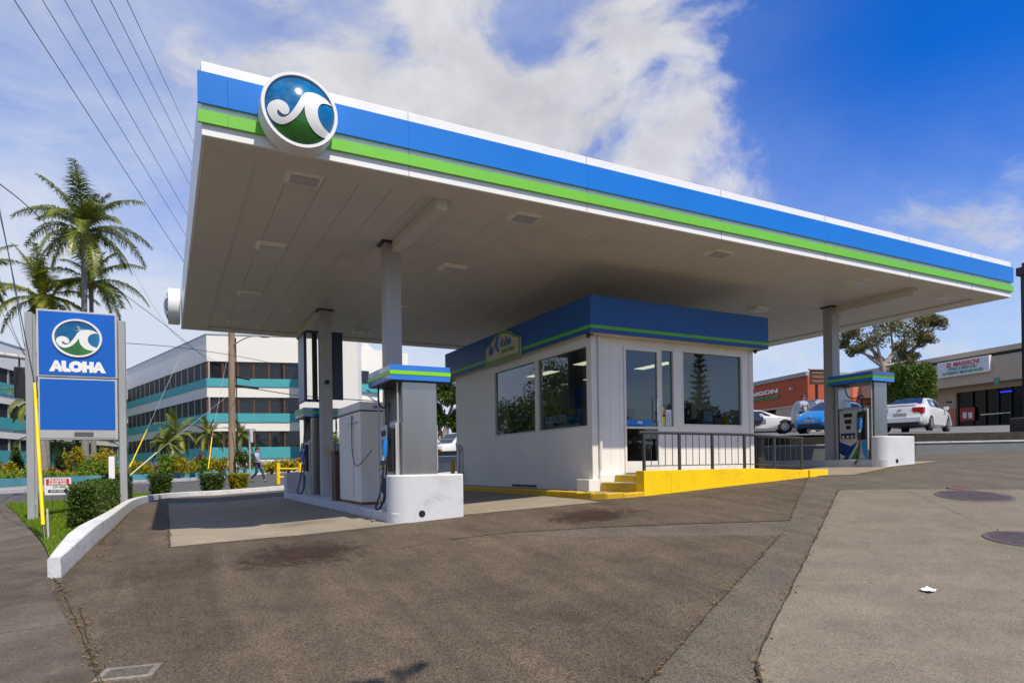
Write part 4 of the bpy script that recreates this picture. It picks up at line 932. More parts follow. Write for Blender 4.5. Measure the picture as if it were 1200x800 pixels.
# yard sign
x, y = at(67.5, 12.2); ys_ = empty('yard_sign', 'small white and red yard sign on wire legs in the grass', 'sign', (x, y, g(x, y) + .03), yaw - .28)
hw = .262; z0 = (zat(67, 579.5, 12.2) - g(x, y) - .03) / .86; z1 = (zat(67, 559.5, 12.2) - g(x, y) - .03) / .86; ys_.scale = (.86, .86, .86)
B(-hw, hw, -.004, .004, z0, z1).build('board', NOTE, ys_)
hgt = z1 - z0
B(-hw * .87, hw * .87, -.0065, -.0045, z0 + hgt * .56, z0 + hgt * .94).build('red_field', RED, ys_)
text('lettering', 'PALISADES', .078, (0, -.007, z0 + hgt * .83), (1, 0, 0), (0, 0, 1), (0, -1, 0), WTXT, ys_, .002, .0015, .93)
text('lettering', 'DRIVE INN', .080, (0, -.007, z0 + hgt * .65), (1, 0, 0), (0, 0, 1), (0, -1, 0), WTXT, ys_, .002, .0015, .93)
text('phone_number', '239-4888', .062, (.03, -.005, z0 + hgt * .46), (1, 0, 0), (0, 0, 1), (0, -1, 0), PGRN, ys_, .001, .0015, 1.1)
MB().prism([(-.19, -.030), (.14, -.030), (.14, -.058), (.22, 0), (.14, .058), (.14, .030), (-.19, .030)], (0, -.0045, z0 + hgt * .22), (1, 0, 0), (0, 0, 1), (0, -1, 0), .0015).build('arrow', BLACK, ys_)
text('arrow_lettering', 'NOW OPEN', .046, (-.015, -.0065, z0 + hgt * .22), (1, 0, 0), (0, 0, 1), (0, -1, 0), WTXT, ys_, .001, .0015, 1.05)
m = MB(); m.tube([(-.12, .006, -.02), (-.12, .006, z1)], .005, 5); m.tube([(.12, .006, -.02), (.12, .006, z1)], .005, 5); m.build('wire_legs', DARK, ys_)
# guy wire with yellow guard near the sign
gx, gy = at(52, 8.0); gz = g(gx, gy); p0 = Vector((gx, gy, gz)); ux_, uy_ = at(39, 9.6)
p1 = Vector((*at(49.5, 8.1), zat(49.5, 615, 8.1))); p2 = Vector((*at(42, 9.2), zat(42, 449, 9.2)))
gw = empty('guy_wire', 'leaning guy wire with long yellow guard beside the left sign post', 'cable')
MB().tube([p1, (p1 + p2) / 2, p2], [.022, .022, .018], 8).build('yellow_guard', YEL, gw, smooth=50)
MB().tube([p0 - Vector((0, 0, .05)), p1], .014, 6).build('anchor_rod', DARK, gw)
p3 = Vector((*at(-6, 16), zat(-6, 190, 16))); MB().tube([p2, p3], .008, 6).build('wire', DARK, gw)
MB().tube([p0 + Vector((.03, .02, -.05)), p1 + Vector((.04, .03, .2))], .012, 6).build('second_rod', GALV, gw)

# ------------------------------------------------------------------ traffic signal on a mast arm (left edge)
tl = empty('traffic_signal', 'black traffic signal hanging from a grey mast arm at the left edge', 'traffic light')
A1 = Vector((*at(37, 22), zat(37, 420, 22))); A0 = Vector((*at(-70, 21), zat(-70, 405, 21)))
MB().tube([A0, A1], [.12, .075], 10).build('mast_arm', GALV, tl, smooth=40); MB().tube([(A0.x, A0.y, .5), (A0.x, A0.y, A0.z + .6)], [.18, .13], 12).build('pole', GALV, tl, smooth=40)
hx, hy = at(24.5, 21.9); zt_, zb_ = zat(26, 430, 21.9), zat(26, 466, 21.9)
HM = Matrix.Translation((hx, hy, 0)) @ Matrix.Rotation(.15, 4, 'Z')
m = MB(); m.box(-.15, .15, -.10, .10, zb_, zt_); m.v = [tuple(HM @ Vector(v)) for v in m.v]; hd = m.build('signal_head', BLACK, tl, bevel=.02)
for k in range(3):
    zc_ = zb_ + (zt_ - zb_) * (k + .5) / 3; m = MB(); m.tube([(0, .10, zc_), (0, .30, zc_)], .14, 12); m.v = [tuple(HM @ Vector(v)) for v in m.v]; m.build('visor', BLACK, hd)
MB().tube([(hx, hy, zt_), (hx, hy, A1.z)], .03, 6).build('hanger', DARK, tl)

# ------------------------------------------------------------------ utility pole and overhead wires
ux0, uy0 = at(274, 52); zb = g(ux0, uy0) + .2
up_ = empty('utility_pole', 'weathered wooden utility pole with street lamp arm before the office building', 'utility pole')
WOOD = pm('pole_wood', (.27, .19, .13), .9, .35, 2, bump=.8, bscale=8, stretch=(1, 1, .15))
MB().tube([(ux0 - .12, uy0, zb), (ux0, uy0, 14), (ux0 + .05, uy0, 24)], [.29, .24, .17], 10).build('shaft', WOOD, up_, smooth=50)
ah = zat(278, 405, 52); e_ = Vector((*at(313, 50), zat(313, 394, 50)))
MB().tube(bez([(ux0, uy0, ah), ((ux0 * .5 + e_.x * .5), (uy0 + e_.y) / 2, ah * .3 + e_.z * .7 + .25), e_]), .045, 6).build('lamp_arm', GALV, up_)
m = MB(); m.sphere((0, 0, 0), (.42, .2, .12), 10, 6); m.v = [(e_.x + v[0] * .88 + v[1] * .47, e_.y - v[0] * .47 + v[1] * .88, e_.z + v[2]) for v in m.v]; m.build('lamp_head', GREYP, up_, smooth=60)
MB().tube([(ux0 + .3, uy0 - .1, zb), (ux0 + .26, uy0 - .1, 12)], .05, 6).build('conduit', DARK, up_)
for k, (v, ln) in enumerate(((447, 1.6), (436, 1.0))):
    z_ = zat(280, v + 5, 52); MB().tube([(ux0 + .2, uy0 - .3, z_), (ux0 + .2 + ln, uy0 - .3 - ln * .5, z_ - .25)], .10, 8).build('splice_case', BLACK, up_)
MB().tube([(ux0 - 1.3, uy0 + .7, 21), (ux0 + 1.3, uy0 - .7, 21)], .09, 6).build('crossarm', WOOD, up_)
WIRE = pm('wire', (.035, .035, .04), .6)
def cable(pts, r, lab, grp='overhead power lines'):
    o = MB().tube(bez(pts, 8), r, 5).build('power_line', WIRE, smooth=60); tag(o, lab, 'cable', grp); return o
for i, ((ua, va), (ub, vb), lab) in enumerate((((25, 0), (215, 300), 'leftmost of the six power lines crossing the upper left sky'), ((58, 0), (217, 268), 'second power line from the left in the upper left sky'), ((84, 0), (221, 246), 'third power line from the left in the upper left sky'),
        ((115, 0), (222, 206), 'fourth power line from the left, above the palms'), ((137, 0), (224, 180), 'fifth power line from the left, near the canopy corner'), ((157, 0), (226, 153), 'rightmost of the six power lines, closest to the canopy corner'))):
    t0, t1 = -.25, 1.28
    P = lambda t, d: Vector((*at(ua + (ub - ua) * t, d), zat(ua + (ub - ua) * t, va + (vb - va) * t, d)))
    cable([P(t0, 14), P(0, 17), P(.5, 24), P(1, 36), P(t1, 50)], .011 + .002 * (i == 0), lab)
for pts, r, lab in (
    ([(0, 212, 16), (46, 250, 22), (120, 322, 30), (200, 384, 40), (262, 436, 51)], .016, 'dark cable sagging past the palms to the wooden pole'),
    ([(-8, 195, 20), (14, 300, 20), (30, 400, 20), (36, 418, 20)], .010, 'thin steel cable dropping to the signal arm at left'),
    ([(-8, 262, 20), (10, 360, 20), (26, 405, 20), (35, 420, 20)], .008, 'second thin steel cable dropping to the signal arm'),
    ([(-8, 330, 20), (8, 372, 20), (34, 422, 20)], .008, 'lowest thin steel cable dropping to the signal arm'),
    ([(150, 402, 40), (220, 408, 44), (300, 421, 52), (344, 432, 58)], .02, 'pale horizontal cable in front of the white office parapet'),
    ([(282, 452, 50), (350, 463, 45), (445, 470, 40)], .03, 'black cable running right from the wooden pole'),
    ([(262, 428, 51), (200, 384, 58), (150, 300, 70)], .012, 'faint cable rising left from the wooden pole')):
    cable([Vector((*at(u, d), zat(u, v, d))) for u, v, d in pts], r, lab, 'cables round the wooden pole and signal')
# guyed anchors with yellow guards
def guy(uv0, uv1, top, d0, d1, mat, lab):
    t = empty('guy_wire', lab, 'cable', (0, 0, 0), 0, 'guy wires anchored by the far sidewalk')
    a = Vector((*at(uv0[0], d0), max(zat(*uv0, d0), .5))); dm = d0 + (d1 - d0) * .25; b = Vector((*at(uv1[0], dm), zat(*uv1, dm))); c = Vector((*at(top[0], d1), zat(*top, d1)))
    MB().tube([a, b], .034, 6).build('guard', mat, t); MB().tube([b, c], .011, 5).build('wire', GALV, t)
PALEY = pm('pale_guard', (.62, .60, .38), .5)
guy((152, 547), (173, 503), (212, 420), 34, 50, YEL, 'guy wire with yellow guard left of the office garden')
guy((148, 560), (184, 530), (270, 462), 33, 51, PALEY, 'guy wire with long pale guard slanting up to the pole')
guy((244, 549), (249, 512), (271, 405), 46, 51.5, YEL, 'guy wire with yellow guard close to the wooden pole')

# ------------------------------------------------------------------ palms
def palm(lab, u, d, vb, vc, R_, nf, seed, mat, lean=0, tr=.17, grp='coconut palms behind the sign', ll=.9, name='coconut_palm', lw=.046):
    bx, by = at(u, d); z0 = zat(u, vb, d); z1 = zat(u, vc, d); rnd = random.Random(seed)
    tx, ty = at(u + lean, d)
    t = empty(name, lab, 'palm tree', (bx, by, z0), 0, grp); top = Vector((tx - bx, ty - by, z1 - z0))
    pts = [Vector((top.x * q ** 1.6, top.y * q ** 1.6, top.z * q - (.3 if q == 0 else 0))) for q in (0, .15, .3, .45, .6, .75, .88, 1)]
    MB().tube(pts, [tr * 1.25, tr * 1.05, tr, tr * .95, tr * .9, tr * .85, tr * .85, tr * .9], 10).build('trunk', PBARK, t, smooth=60)
    if tr > .1:
        m = MB(); 
        for k in range(7): a = k * .9; m.sphere((top.x + .28 * math.cos(a), top.y + .28 * math.sin(a), top.z - .25 - .12 * (k % 2)), .13, 8, 6)
        m.build('coconuts', pm('coconut', (.35, .20, .06), .6), t, smooth=60)
    vs = []; fs = []
    for i in range(nf):
        az = 2.399963 * i + rnd.uniform(-.55, .55); q = (i + .5) / nf; el = R((84 - 95 * q if q < .42 else 38 - 95 * (q - .42)) + rnd.uniform(-16, 16)) if ll > .85 else R(82 - 118 * q ** .9); L_ = R_ * rnd.uniform(.72, 1.12) * (.8 if q < .12 else 1)
        h = Vector((math.cos(az), math.sin(az), 0)); p = top.copy(); dr = (h * math.cos(el) + Vector((0, 0, math.sin(el)))).normalized()
        seg = 14; stp = L_ / seg; droop = .045 + .055 * q + rnd.uniform(0, .02)
        side = Vector((-h.y, h.x, 0)); prev = None
        for s in range(seg + 1):
            f = s / seg; w = .035 * (1 - f) + .008
            if prev is not None:
                k = len(vs); vs += [prev - side * w, prev + side * w, p + side * w, p - side * w]; fs.append((k, k + 1, k + 2, k + 3))
                if f > .14:
                    ln = 1.3 * ll * math.sin(min(1, (f - .08) / .35) * 1.57) * (1 - .65 * max(0, f - .55) / .45) * L_ / 4.5
                    for kk in range(8):
                        c = prev.lerp(p, kk / 8)
                        for sg_ in (-1, 1):
                            up = dr.cross(side).normalized(); up = up if up.z > 0 else -up
                            ang = rnd.uniform(.55, 1.25); lnk = ln * rnd.uniform(.65, 1.2); drp = rnd.uniform(.3, 1.1) + .7 * q
                            dd = (dr * math.cos(ang) + side * sg_ * math.sin(ang) + up * .18).normalized()
                            t1 = c + dd * lnk * .45; t2 = t1 + (dd + Vector((rnd.uniform(-.2, .2), rnd.uniform(-.2, .2), -drp))).normalized() * lnk * .55
                            wv = dr * lw; k = len(vs); vs += [c - wv * .5, c + wv * .5, t1 + wv * .5, t1 - wv * .5, t2]
                            fs += [(k, k + 1, k + 2, k + 3), (k + 3, k + 2, k + 4)]
            prev = p.copy(); p = p + dr * stp; dr = (dr + Vector((0, 0, -droop * (1 + f)))).normalized()
    MB().add(vs, fs).build('fronds', mat, t)
    return t
palm('tallest coconut palm with dark crown high above the sign', 100, 45, 546, 272, 4.6, 34, 4, PALM, 3, .21)
palm('shorter yellowish palm just right of the tallest palm', 110, 48, 546, 330, 4.0, 26, 9, PALMY, 0, .17)
palm('yellow green palm whose crown shows left above the sign', 55, 46, 546, 350, 3.8, 26, 12, PALMY, -3, .18)
palm('palm at the left edge with only frond tips in view', -30, 46, 546, 322, 3.7, 22, 15, PALM, 0, .22)
palm('leaning palm trunk seen below the sign panel', 52, 40, 549, 470, 2.2, 16, 22, PALM, -12, .20)
for i, (u, d, vb, vc, R_, lab) in enumerate(((207, 55, 548, 508, 2.5, 'small bushy date palm on the left of the office garden'), (196, 53, 549, 520, 2.0, 'low date palm beside the bushy one in the garden'), (245, 56, 548, 509, 2.2, 'small date palm next to the wooden pole'), (283, 57, 548, 511, 1.9, 'small date palm right of the wooden pole'), (66, 52, 546, 522, 3.2, 'dark low palm seen under the sign left side'), (90, 54, 546, 520, 3.4, 'dark low palm seen under the sign middle'))):
    palm(lab, u, d, vb, vc, R_, 20, 30 + i, PALM if i > 3 else PALMY if i in (0, 2) else PALM, 0, .10, 'small palms in the office garden', .8, 'date_palm', .03)

# ------------------------------------------------------------------ office buildings
OWHITE = pm('office_white', (.82, .80, .74), .75, .04, .3); TEAL = pm('office_teal', (.055, .37, .41), .7, .08, .4); MULL = pm('bronze_mullion', (.12, .055, .03), .5); ODARK = pm('office_dark', (.02, .02, .022), .6)
def facade(t, A, Bp, za, bands, nwin, depth=8, zref=None):
    """vertical face from plan A to plan B; bands: (z0,z1,kind)"""
    A = Vector((*A, 0)); Bp = Vector((*Bp, 0)); L_ = (Bp - A).length; ux = (Bp - A) / L_; n = Vector((ux.y, -ux.x, 0)); return A, L_, ux, n
def office(lab, A, C_, Bp, z0, fl, top, nL, nR, steps=None):
    """two faces meeting at corner C_; floors fl = list of (sill, head, teal_bottom)"""
    t = empty('office_building', lab, 'building', (0, 0, 0), 0, 'white office buildings with teal bands')
    for (p, q, nw) in ((A, C_, nL), (C_, Bp, nR)):
        P = Vector((*p, 0)); Q = Vector((*q, 0)); L_ = (Q - P).length; ux = (Q - P) / L_; n = Vector((ux.y, -ux.x, 0))
        if n.dot(Vector((CAM.x, CAM.y, 0)) - P) < 0: n = -n
        up = Vector((0, 0, 1))
        def strip(x0, x1, za, zb_, off, th, name, mt, par=t):
            m = MB(); o_ = P + n * (off - th); m.prism([(x0, za), (x1, za), (x1, zb_), (x0, zb_)], o_, ux, up, n, th); return m.build(name, mt, par)
        zprev = z0
        for k, (sill, head, tb) in enumerate(fl):
            tb -= .22; strip(0, L_, zprev, tb, 0, .4, 'wall', OWHITE); strip(-.01, L_ + .01, tb, sill, .08, .48, 'teal_band', TEAL)
            strip(0, L_, sill, head, -.35, .05, 'window', DGLASS if False else ODARK)
            w = strip(0, L_, sill + .02, head - .02, -.24, .01, 'window', MATS['dark_office_pane'])
            for i in range(nw + 1):
                m = MB(); x = L_ * i / nw; mw = .09 if nw < 12 else .13; m.prism([(x - mw, sill), (x + mw, sill), (x + mw, head), (x - mw, head)], P + n * (-.25), ux, up, n, .14)
                m.build('mullion', MULL if nw < 12 else pm('pale_mullion', (.42, .37, .30), .6), w)
            zprev = head
        strip(0, L_, zprev, top, 0, .4, 'wall', OWHITE); strip(-.05, L_ + .05, top, top + .12, .05, .5, 'coping', pm('coping_grey', (.4, .4, .38), .6))
    cen = [Vector((*x, 0)) for x in (A, C_, Bp)]; D_ = cen[0] + cen[2] - cen[1]
    pol = [(v.x * .985 + D_.x * .015, v.y * .985 + D_.y * .015) for v in cen] + [(D_.x, D_.y)]
    MB().prism(pol, (0, 0, z0), (1, 0, 0), (0, 1, 0), (0, 0, 1), top - z0 - .6).build('core', ODARK, t)
    return t
pm('dark_office_pane', (.014, .016, .02), .08, .3, .2, coat=.4)
FL = lambda k, u=244, d=67: [(zat(u, 524, d), zat(u, 505, d), zat(u, 535, d)), (zat(u, 484, d), zat(u, 465, d), zat(u, 492, d)), (zat(u, 443, d), zat(u, 423, d), zat(u, 450, d))]
o1 = office('three storey white and teal office with chamfered corner behind the wooden pole', at(150, 90), at(244, 67), at(352, 69.0), .9, FL(0), zat(244, 392, 67), 15, 6)
# its blank wing to the right
wg = empty('office_building', 'white office wing with one small window seen past the steel dispenser', 'building', (0, 0, 0), 0, 'white office buildings with teal bands')
def wallpx(t, u0, d0, u1, d1, z0, z1, th, name, mt):
    P = Vector((*at(u0, d0), 0)); Q = Vector((*at(u1, d1), 0)); L_ = (Q - P).length; ux = (Q - P) / L_; n = Vector((ux.y, -ux.x, 0)); n = n if n.dot(Vector((CAM.x, CAM.y, 0)) - P) > 0 else -n
    return MB().prism([(0, z0), (L_, z0), (L_, z1), (0, z1)], P - n * th, ux, (0, 0, 1), n, th).build(name, mt, t)
wallpx(wg, 352, 66.5, 421, 66.5, .9, zat(400, 392, 66), 12, 'wall', OWHITE); wallpx(wg, 421, 68, 480, 72, .9, zat(450, 409, 69), 10, 'wall', OWHITE)
wallpx(wg, 352, 66.4, 480, 69.6, zat(400, 454, 66), zat(400, 452.6, 66), .06, 'teal_line', TEAL)
for u0, u1, va, vb_ in ((421, 434, 434, 449),): wallpx(wg, u0, 67.85, u1, 68.6, zat(421, vb_, 68), zat(421, va, 68), .1, 'window', MATS['dark_office_pane']); wallpx(wg, u0, 67.8, 446, 69.3, zat(421, 459, 68), zat(421, 449.5, 68), .1, 'teal_band', TEAL)
wallpx(wg, 376, 66.35, 440, 67.5, zat(400, 541, 66), zat(400, 529, 66), .1, 'teal_band', TEAL)
# left office
FL2 = [(zat(5, 528, 65), zat(5, 514, 65), zat(5, 548, 65)), (zat(5, 490, 65), zat(5, 474, 65), zat(5, 501, 65)), (zat(5, 450, 65), zat(5, 433, 65), zat(5, 461, 65))]
o2 = office('white and teal office block at the left edge behind the sign', at(-160, 62), at(-60, 56), at(158, 96), .9, FL2, zat(5, 404, 65), 10, 22)
P_ = Vector((*at(0, 64.2), 0)); 

# planter wall and far sidewalk
PL = [at(-120, 24), at(-20, 28), at(100, 40), at(230, 53), at(350, 60), at(440, 62), at(560, 75)]
pw = ribbon(PL, offs(PL, .35), lambda a, b: g(a, b) - .1, lambda a, b: g(a, b) + .52, 0).build('planter_wall', pm('planter_teal', (.09, .36, .40), .75, .12, .8)); tag(pw, 'long low teal planter wall across the street', 'wall')
struct(ribbon(offs(PL, -3.0), PL, lambda a, b: g(a, b) - .1, lambda a, b: g(a, b) + .13, 0).build('far_sidewalk', pave('far_walk', (.30, .27, .22), .15, .15)))
struct(ribbon(offs(PL, -3.25), offs(PL, -3.0), lambda a, b: g(a, b) - .1, lambda a, b: g(a, b) + .15, 0).build('far_kerb', CURB))
struct(ribbon(offs(PL, -4.3), offs(PL, -4.15), lambda a, b: g(a, b), lambda a, b: g(a, b) + .008, 0).build('road_line', pm('road_orange', (.42, .22, .05), .8)))
rd = offs(PL, -3.25); struct(sheet(rd + [at(700, 80), at(600, 26), at(333, 22.5), at(190, 20.5), at(120, 20), at(-30, 13), at(-160, 13)], .004).build('road', ROADM))
struct(ribbon(offs(PL, .35), offs(PL, 12), lambda a, b: g(a, b) - .1, lambda a, b: g(a, b) + .42, 0).build('garden_bed', pm('bed_soil', (.05, .04, .025), .9, .4, 2)))

# ------------------------------------------------------------------ garden shrubs beyond the street
def shrub(lab, u, d, vb, vt, wpx, mat, n=900, seed=1, name='shrub', grp='shrubs in the office garden', size=None, cone=False, spiky=False):
    x, y = at(u, d); z0 = max(zat(u, vb, d), g(x, y)); h = zat(u, vt, d) - z0; w = wpx / F_PX * d / 2
    t = empty(name, lab, 'shrub', (x, y, z0), 0, grp); rng = np.random.default_rng(seed)
    k = 9; cs = [(rng.uniform(-.6, .6) * w, rng.uniform(-.6, .6) * w, h * rng.uniform(.3, .72)) for _ in range(k)]
    rad = np.array([[w * .42, w * .42, h * .3]] * k)
    if cone: cs = [(0, 0, h * q) for q in (.12, .25, .4, .55, .7, .85)]; rad = np.array([[w * (1 - q * .9), w * (1 - q * .9), h * .16] for q in (.12, .25, .4, .55, .7, .85)])
    pts = clumps(rng, cs, rad, n, .35); pts[:, 2] = np.abs(pts[:, 2])
    leaf_mesh('leaves', pts, size or max(.10, d * .0042), mat, t, .28 if spiky else .5, seed, 1.2 if spiky else .3)
    m = MB()
    for q in range(4): a = q * 1.6; m.tube([(0, 0, -.2), (math.cos(a) * w * .3, math.sin(a) * w * .3, h * .5)], [.05, .02], 5)
    m.build('stems', BARK, t); return t
SH = [('dark green cone shaped bush left of the sign post', 19, 42, 557, 519, 24, LG, 1600, 1), ('small orange and red croton at the foot of the cone bush', 9, 39, 560, 540, 20, LC, 500, 0), ('reddish bush partly behind the yellow guard', 46, 40, 560, 541, 16, LR, 400, 0),
    ('red ti plant right of the guy wire', 58, 41, 558, 545, 18, LR, 400, 0), ('yellow croton with bright leaves under the sign', 88, 44, 559, 520, 28, LC, 1100, 0), ('bright green bush under the sign panel', 108, 43, 560, 535, 36, LB, 1300, 0),
    ('round golden clipped shrub behind the right sign post', 120, 47, 556, 522, 38, LY, 1500, 0), ('green bush behind the sign centre', 75, 48, 556, 530, 24, LD, 800, 0),
    ('orange leaved bush at the left of the far garden', 166, 47, 556, 538, 26, LC, 700, 0), ('leafy green bush below the first date palm', 190, 49, 555, 530, 30, LB, 900, 0), ('red tipped bush in the far garden', 176, 50, 554, 540, 18, LR, 400, 0), ('wide yellow green croton below the date palms', 215, 50, 555, 533, 34, LC, 1100, 0),
    ('bright green shrub left of the wooden pole', 236, 52, 554, 534, 26, LB, 800, 0), ('dark red ti plant near the wooden pole', 232, 54, 552, 529, 12, LR, 300, 0), ('yellow bush hugging the wooden pole', 258, 51, 555, 534, 24, LC, 700, 0),
    ('tall green bush right of the wooden pole', 287, 52, 555, 527, 24, LG, 900, 0), ('golden round bush behind the walking woman', 318, 53, 556, 537, 28, LY, 900, 0), ('second golden bush near the yellow rail', 338, 54, 556, 535, 26, LY, 900, 0), ('golden bush beyond the rear pump', 352, 55, 555, 533, 22, LY, 700, 0),
    ('green bush seen between the column and the cabinet', 391, 38, 563, 541, 26, LC, 800, 0), ('pale green tree top above the dark parked car', 394, 50, 540, 500, 22, LB, 700, 0)]
for i, (lab, u, d, vb, vt, w, mt, n, cone) in enumerate(SH): shrub(lab, u, d, vb, vt, w, mt, n, 60 + i, cone=bool(cone))

rng = np.random.default_rng(77)
for nm, mt, lab, cnt, hh, sz in (('ground_cover', LB, 'low bright green ground cover filling the garden bed behind the teal planter', 9000, .55, .2), ('croton_cover', LC, 'low yellow and orange foliage mixed through the garden bed', 5000, .75, .17)):
    pts = []
    for _ in range(cnt):
        k = rng.integers(1, len(PL) - 2); f = rng.random(); A = Vector(PL[k]); Bq = Vector(PL[k + 1]); p = A.lerp(Bq, f); t_ = (Bq - A).normalized(); q = p + Vector((-t_.y, t_.x)) * (.45 + 3.2 * rng.random() ** 1.3)
        cl = .5 + .5 * math.sin(q.x * 1.3 + 2 * math.sin(q.y * .9)); pts.append((q.x, q.y, g(q.x, q.y) + .4 + hh * rng.random() * (.35 + .65 * cl)))
    tag(leaf_mesh(nm, pts, sz, mt, None, .45, 5, .8), lab, 'ground cover', kind='stuff')
def tree(lab, u, d, vb, crowns, seed, mat, bark, n, lsize, trunks=((0, 0),), name='tree', tr=.22, x=None, y=None, z0=None, cat='tree', shell=.45, aspect=.5, fz=None, cr=.42):
    """crowns: list of (dx, dy, z, rx, rz) relative to the base"""
    if x is None: x, y = at(u, d); z0 = zat(u, vb, d)
    t = empty(name, lab, cat, (x, y, z0)); rng = np.random.default_rng(seed); rnd = random.Random(seed); m = MB()
    zmin = min(c[2] - c[4] for c in crowns); cs = []; rad = []
    for dx, dy, z, rx, rz_ in crowns:
        for _ in range(6):
            a = rng.uniform(0, 6.28); q = rng.uniform(.2, .8); c = (dx + math.cos(a) * rx * q, dy + math.sin(a) * rx * q, z + rng.uniform(-.6, .6) * rz_); cs.append(c); rad.append([rx * cr, rx * cr, rz_ * cr])
    for bxo, byo in trunks:
        fork = Vector((bxo * 1.6, byo * 1.6, fz or zmin * .75)); m.tube([(bxo * .2, byo * .2, -.4), (bxo, byo, zmin * .4), fork], [tr * 1.25, tr, tr * .85], 8)
        for k, (dx, dy, z, rx, rz_) in enumerate(crowns):
            if len(trunks) > 1 and (k % len(trunks)) != trunks.index((bxo, byo)): continue
            c = Vector((dx, dy, z)); mid = fork.lerp(c, .5) + Vector((rnd.uniform(-.2, .2), rnd.uniform(-.2, .2), -.1)) * rx
            m.tube([fork, mid, c], [tr * .6, tr * .38, tr * .15], 6)
            for j in range(6):
                c2 = Vector(cs[k * 6 + j]); m.tube([mid.lerp(c, .4 + .1 * j), c2], [tr * .22, tr * .05], 5)
    m.build('trunk', bark, t, smooth=60)
    leaf_mesh('crown', clumps(rng, cs, np.array(rad), n, shell), lsize, mat, t, aspect, seed); return t
# eucalyptus-like tree right of the right column
k_ = 36 / F_PX
def C(u, v, r, rz_=None, d=36, u0=1042, v0=470): return ((u - u0) * d / F_PX * RT.x, (u - u0) * d / F_PX * RT.y, (v0 - v) * d / F_PX, r * d / F_PX, (rz_ or r * .8) * d / F_PX)
tree('tall sparse tree with pale twin trunk behind the right pump', 1042, 36, 470, [C(1020, 395, 22), C(1045, 380, 20), C(1072, 385, 22), C(1102, 380, 13, 9), C(1088, 375, 12, 8), C(1000, 388, 12), C(1028, 372, 22, 10), C(1062, 410, 14), C(1008, 408, 12, 8), C(1085, 398, 12), C(1072, 420, 12, 8), C(990, 402, 8, 5)], 5, LO, BARKL, 11500, .17, ((-.3, 0), (.3, 0)), 'tree', .19, aspect=.35, shell=.42, fz=1.9, cr=.62)
shrub('round bright green bush right of the far right dispenser', 1072, 31, 492, 421, 60, LB2, 14000, 91, 'round_bush', 'bushes by the restaurants', .15)
x, y = at(1072, 31); 
# dense trees in the gap between dispenser and kiosk and behind the kiosk
k2 = 70
def C2(u, v, r, u0, v0, d): return ((u - u0) * d / F_PX * RT.x, (u - u0) * d / F_PX * RT.y, (v0 - v) * d / F_PX, r * d / F_PX, r * .9 * d / F_PX)
tree('dense dark green tree in the gap left of the kiosk', 522, 68, 548, [C2(512, 465, 26, 522, 548, 68), C2(538, 455, 26, 522, 548, 68), C2(525, 490, 24, 522, 548, 68), C2(548, 490, 22, 522, 548, 68), C2(500, 492, 20, 522, 548, 68)], 8, LG, BARKL, 12000, .40, ((0, 0),), 'tree', .5)
# trees across the road behind the viewpoint: they show only in the kiosk glass
for i, (x, y, s, lab) in enumerate(((31, -35, .95, 'broad dark tree across the road mirrored in the kiosk front glass'), (44, -30, 1.25, 'big rounded tree across the road mirrored in the big window'), (54, -27, .9, 'low rounded tree across the road mirrored in the glass right part'), (22, -36, .8, 'low tree across the road mirrored in the door'))):
    tree(lab, 0, 0, 0, [(0, 0, 3.9 * s, 5.5 * s, 2.6 * s), (4.5 * s, 1, 3.0 * s, 4.5 * s, 2.6 * s), (-4.5 * s, 0, 3.0 * s, 4.5 * s, 2.6 * s)], 40 + i, LD, BARK, 14000, .6, ((0, 0),), 'roadside_tree', .4, x=x, y=y, z0=-.6)
np_ = empty('norfolk_pine', 'tall tiered pine across the road mirrored in the kiosk window', 'tree', (46.6, -37.4, -.6)); rng = np.random.default_rng(2); rnd = random.Random(2)
m = MB(); m.tube([(0, 0, 0), (0, 0, 14.5)], [.4, .05], 8); pts = []
for k in range(22):
    z = 3 + k * .53; r = 1.75 * (1 - k / 23)
    for j in range(6): a = j * 1.047 + k * .4; m.tube([(0, 0, z), (r * math.cos(a), r * math.sin(a), z + .3)], [.06, .02], 4); pts += [(r * q * math.cos(a) + rnd.gauss(0, .08), r * q * math.sin(a) + rnd.gauss(0, .08), z + .3 * q + rnd.gauss(0, .07)) for q in np.linspace(.15, 1, 14)]
m.build('trunk', BARK, np_); leaf_mesh('needles', pts, .42, LD, np_, .3, 3)
# trees left out of frame, mirrored in the side windows
for i, (x, y, s, lab) in enumerate(((-14, 24, 1.0, 'spreading tree left of the street mirrored in the side windows'), (-15, 34, 1.15, 'tall tree by the street mirrored in the side windows'), (-20.5, 42, 1.45, 'large tree farther up the street mirrored in the side windows'), (-22.5, 50, 1.6, 'very large tree at the far corner mirrored in the side windows'), (-24, 36, 1.4, 'broad tree left of the far street mirrored in the side windows'))):
    tree(lab, 0, 0, 0, [(0, 0, 4.4 * s, 3.6 * s, 2.6 * s), (2.5 * s, 1, 3.4 * s, 2.8 * s, 2.2 * s), (-2.5 * s, 0, 3.4 * s, 2.8 * s, 2.2 * s)], 50 + i, LG, BARK, 6000, .34, ((0, 0),), 'offscreen_tree', .3, x=x, y=y, z0=.7)

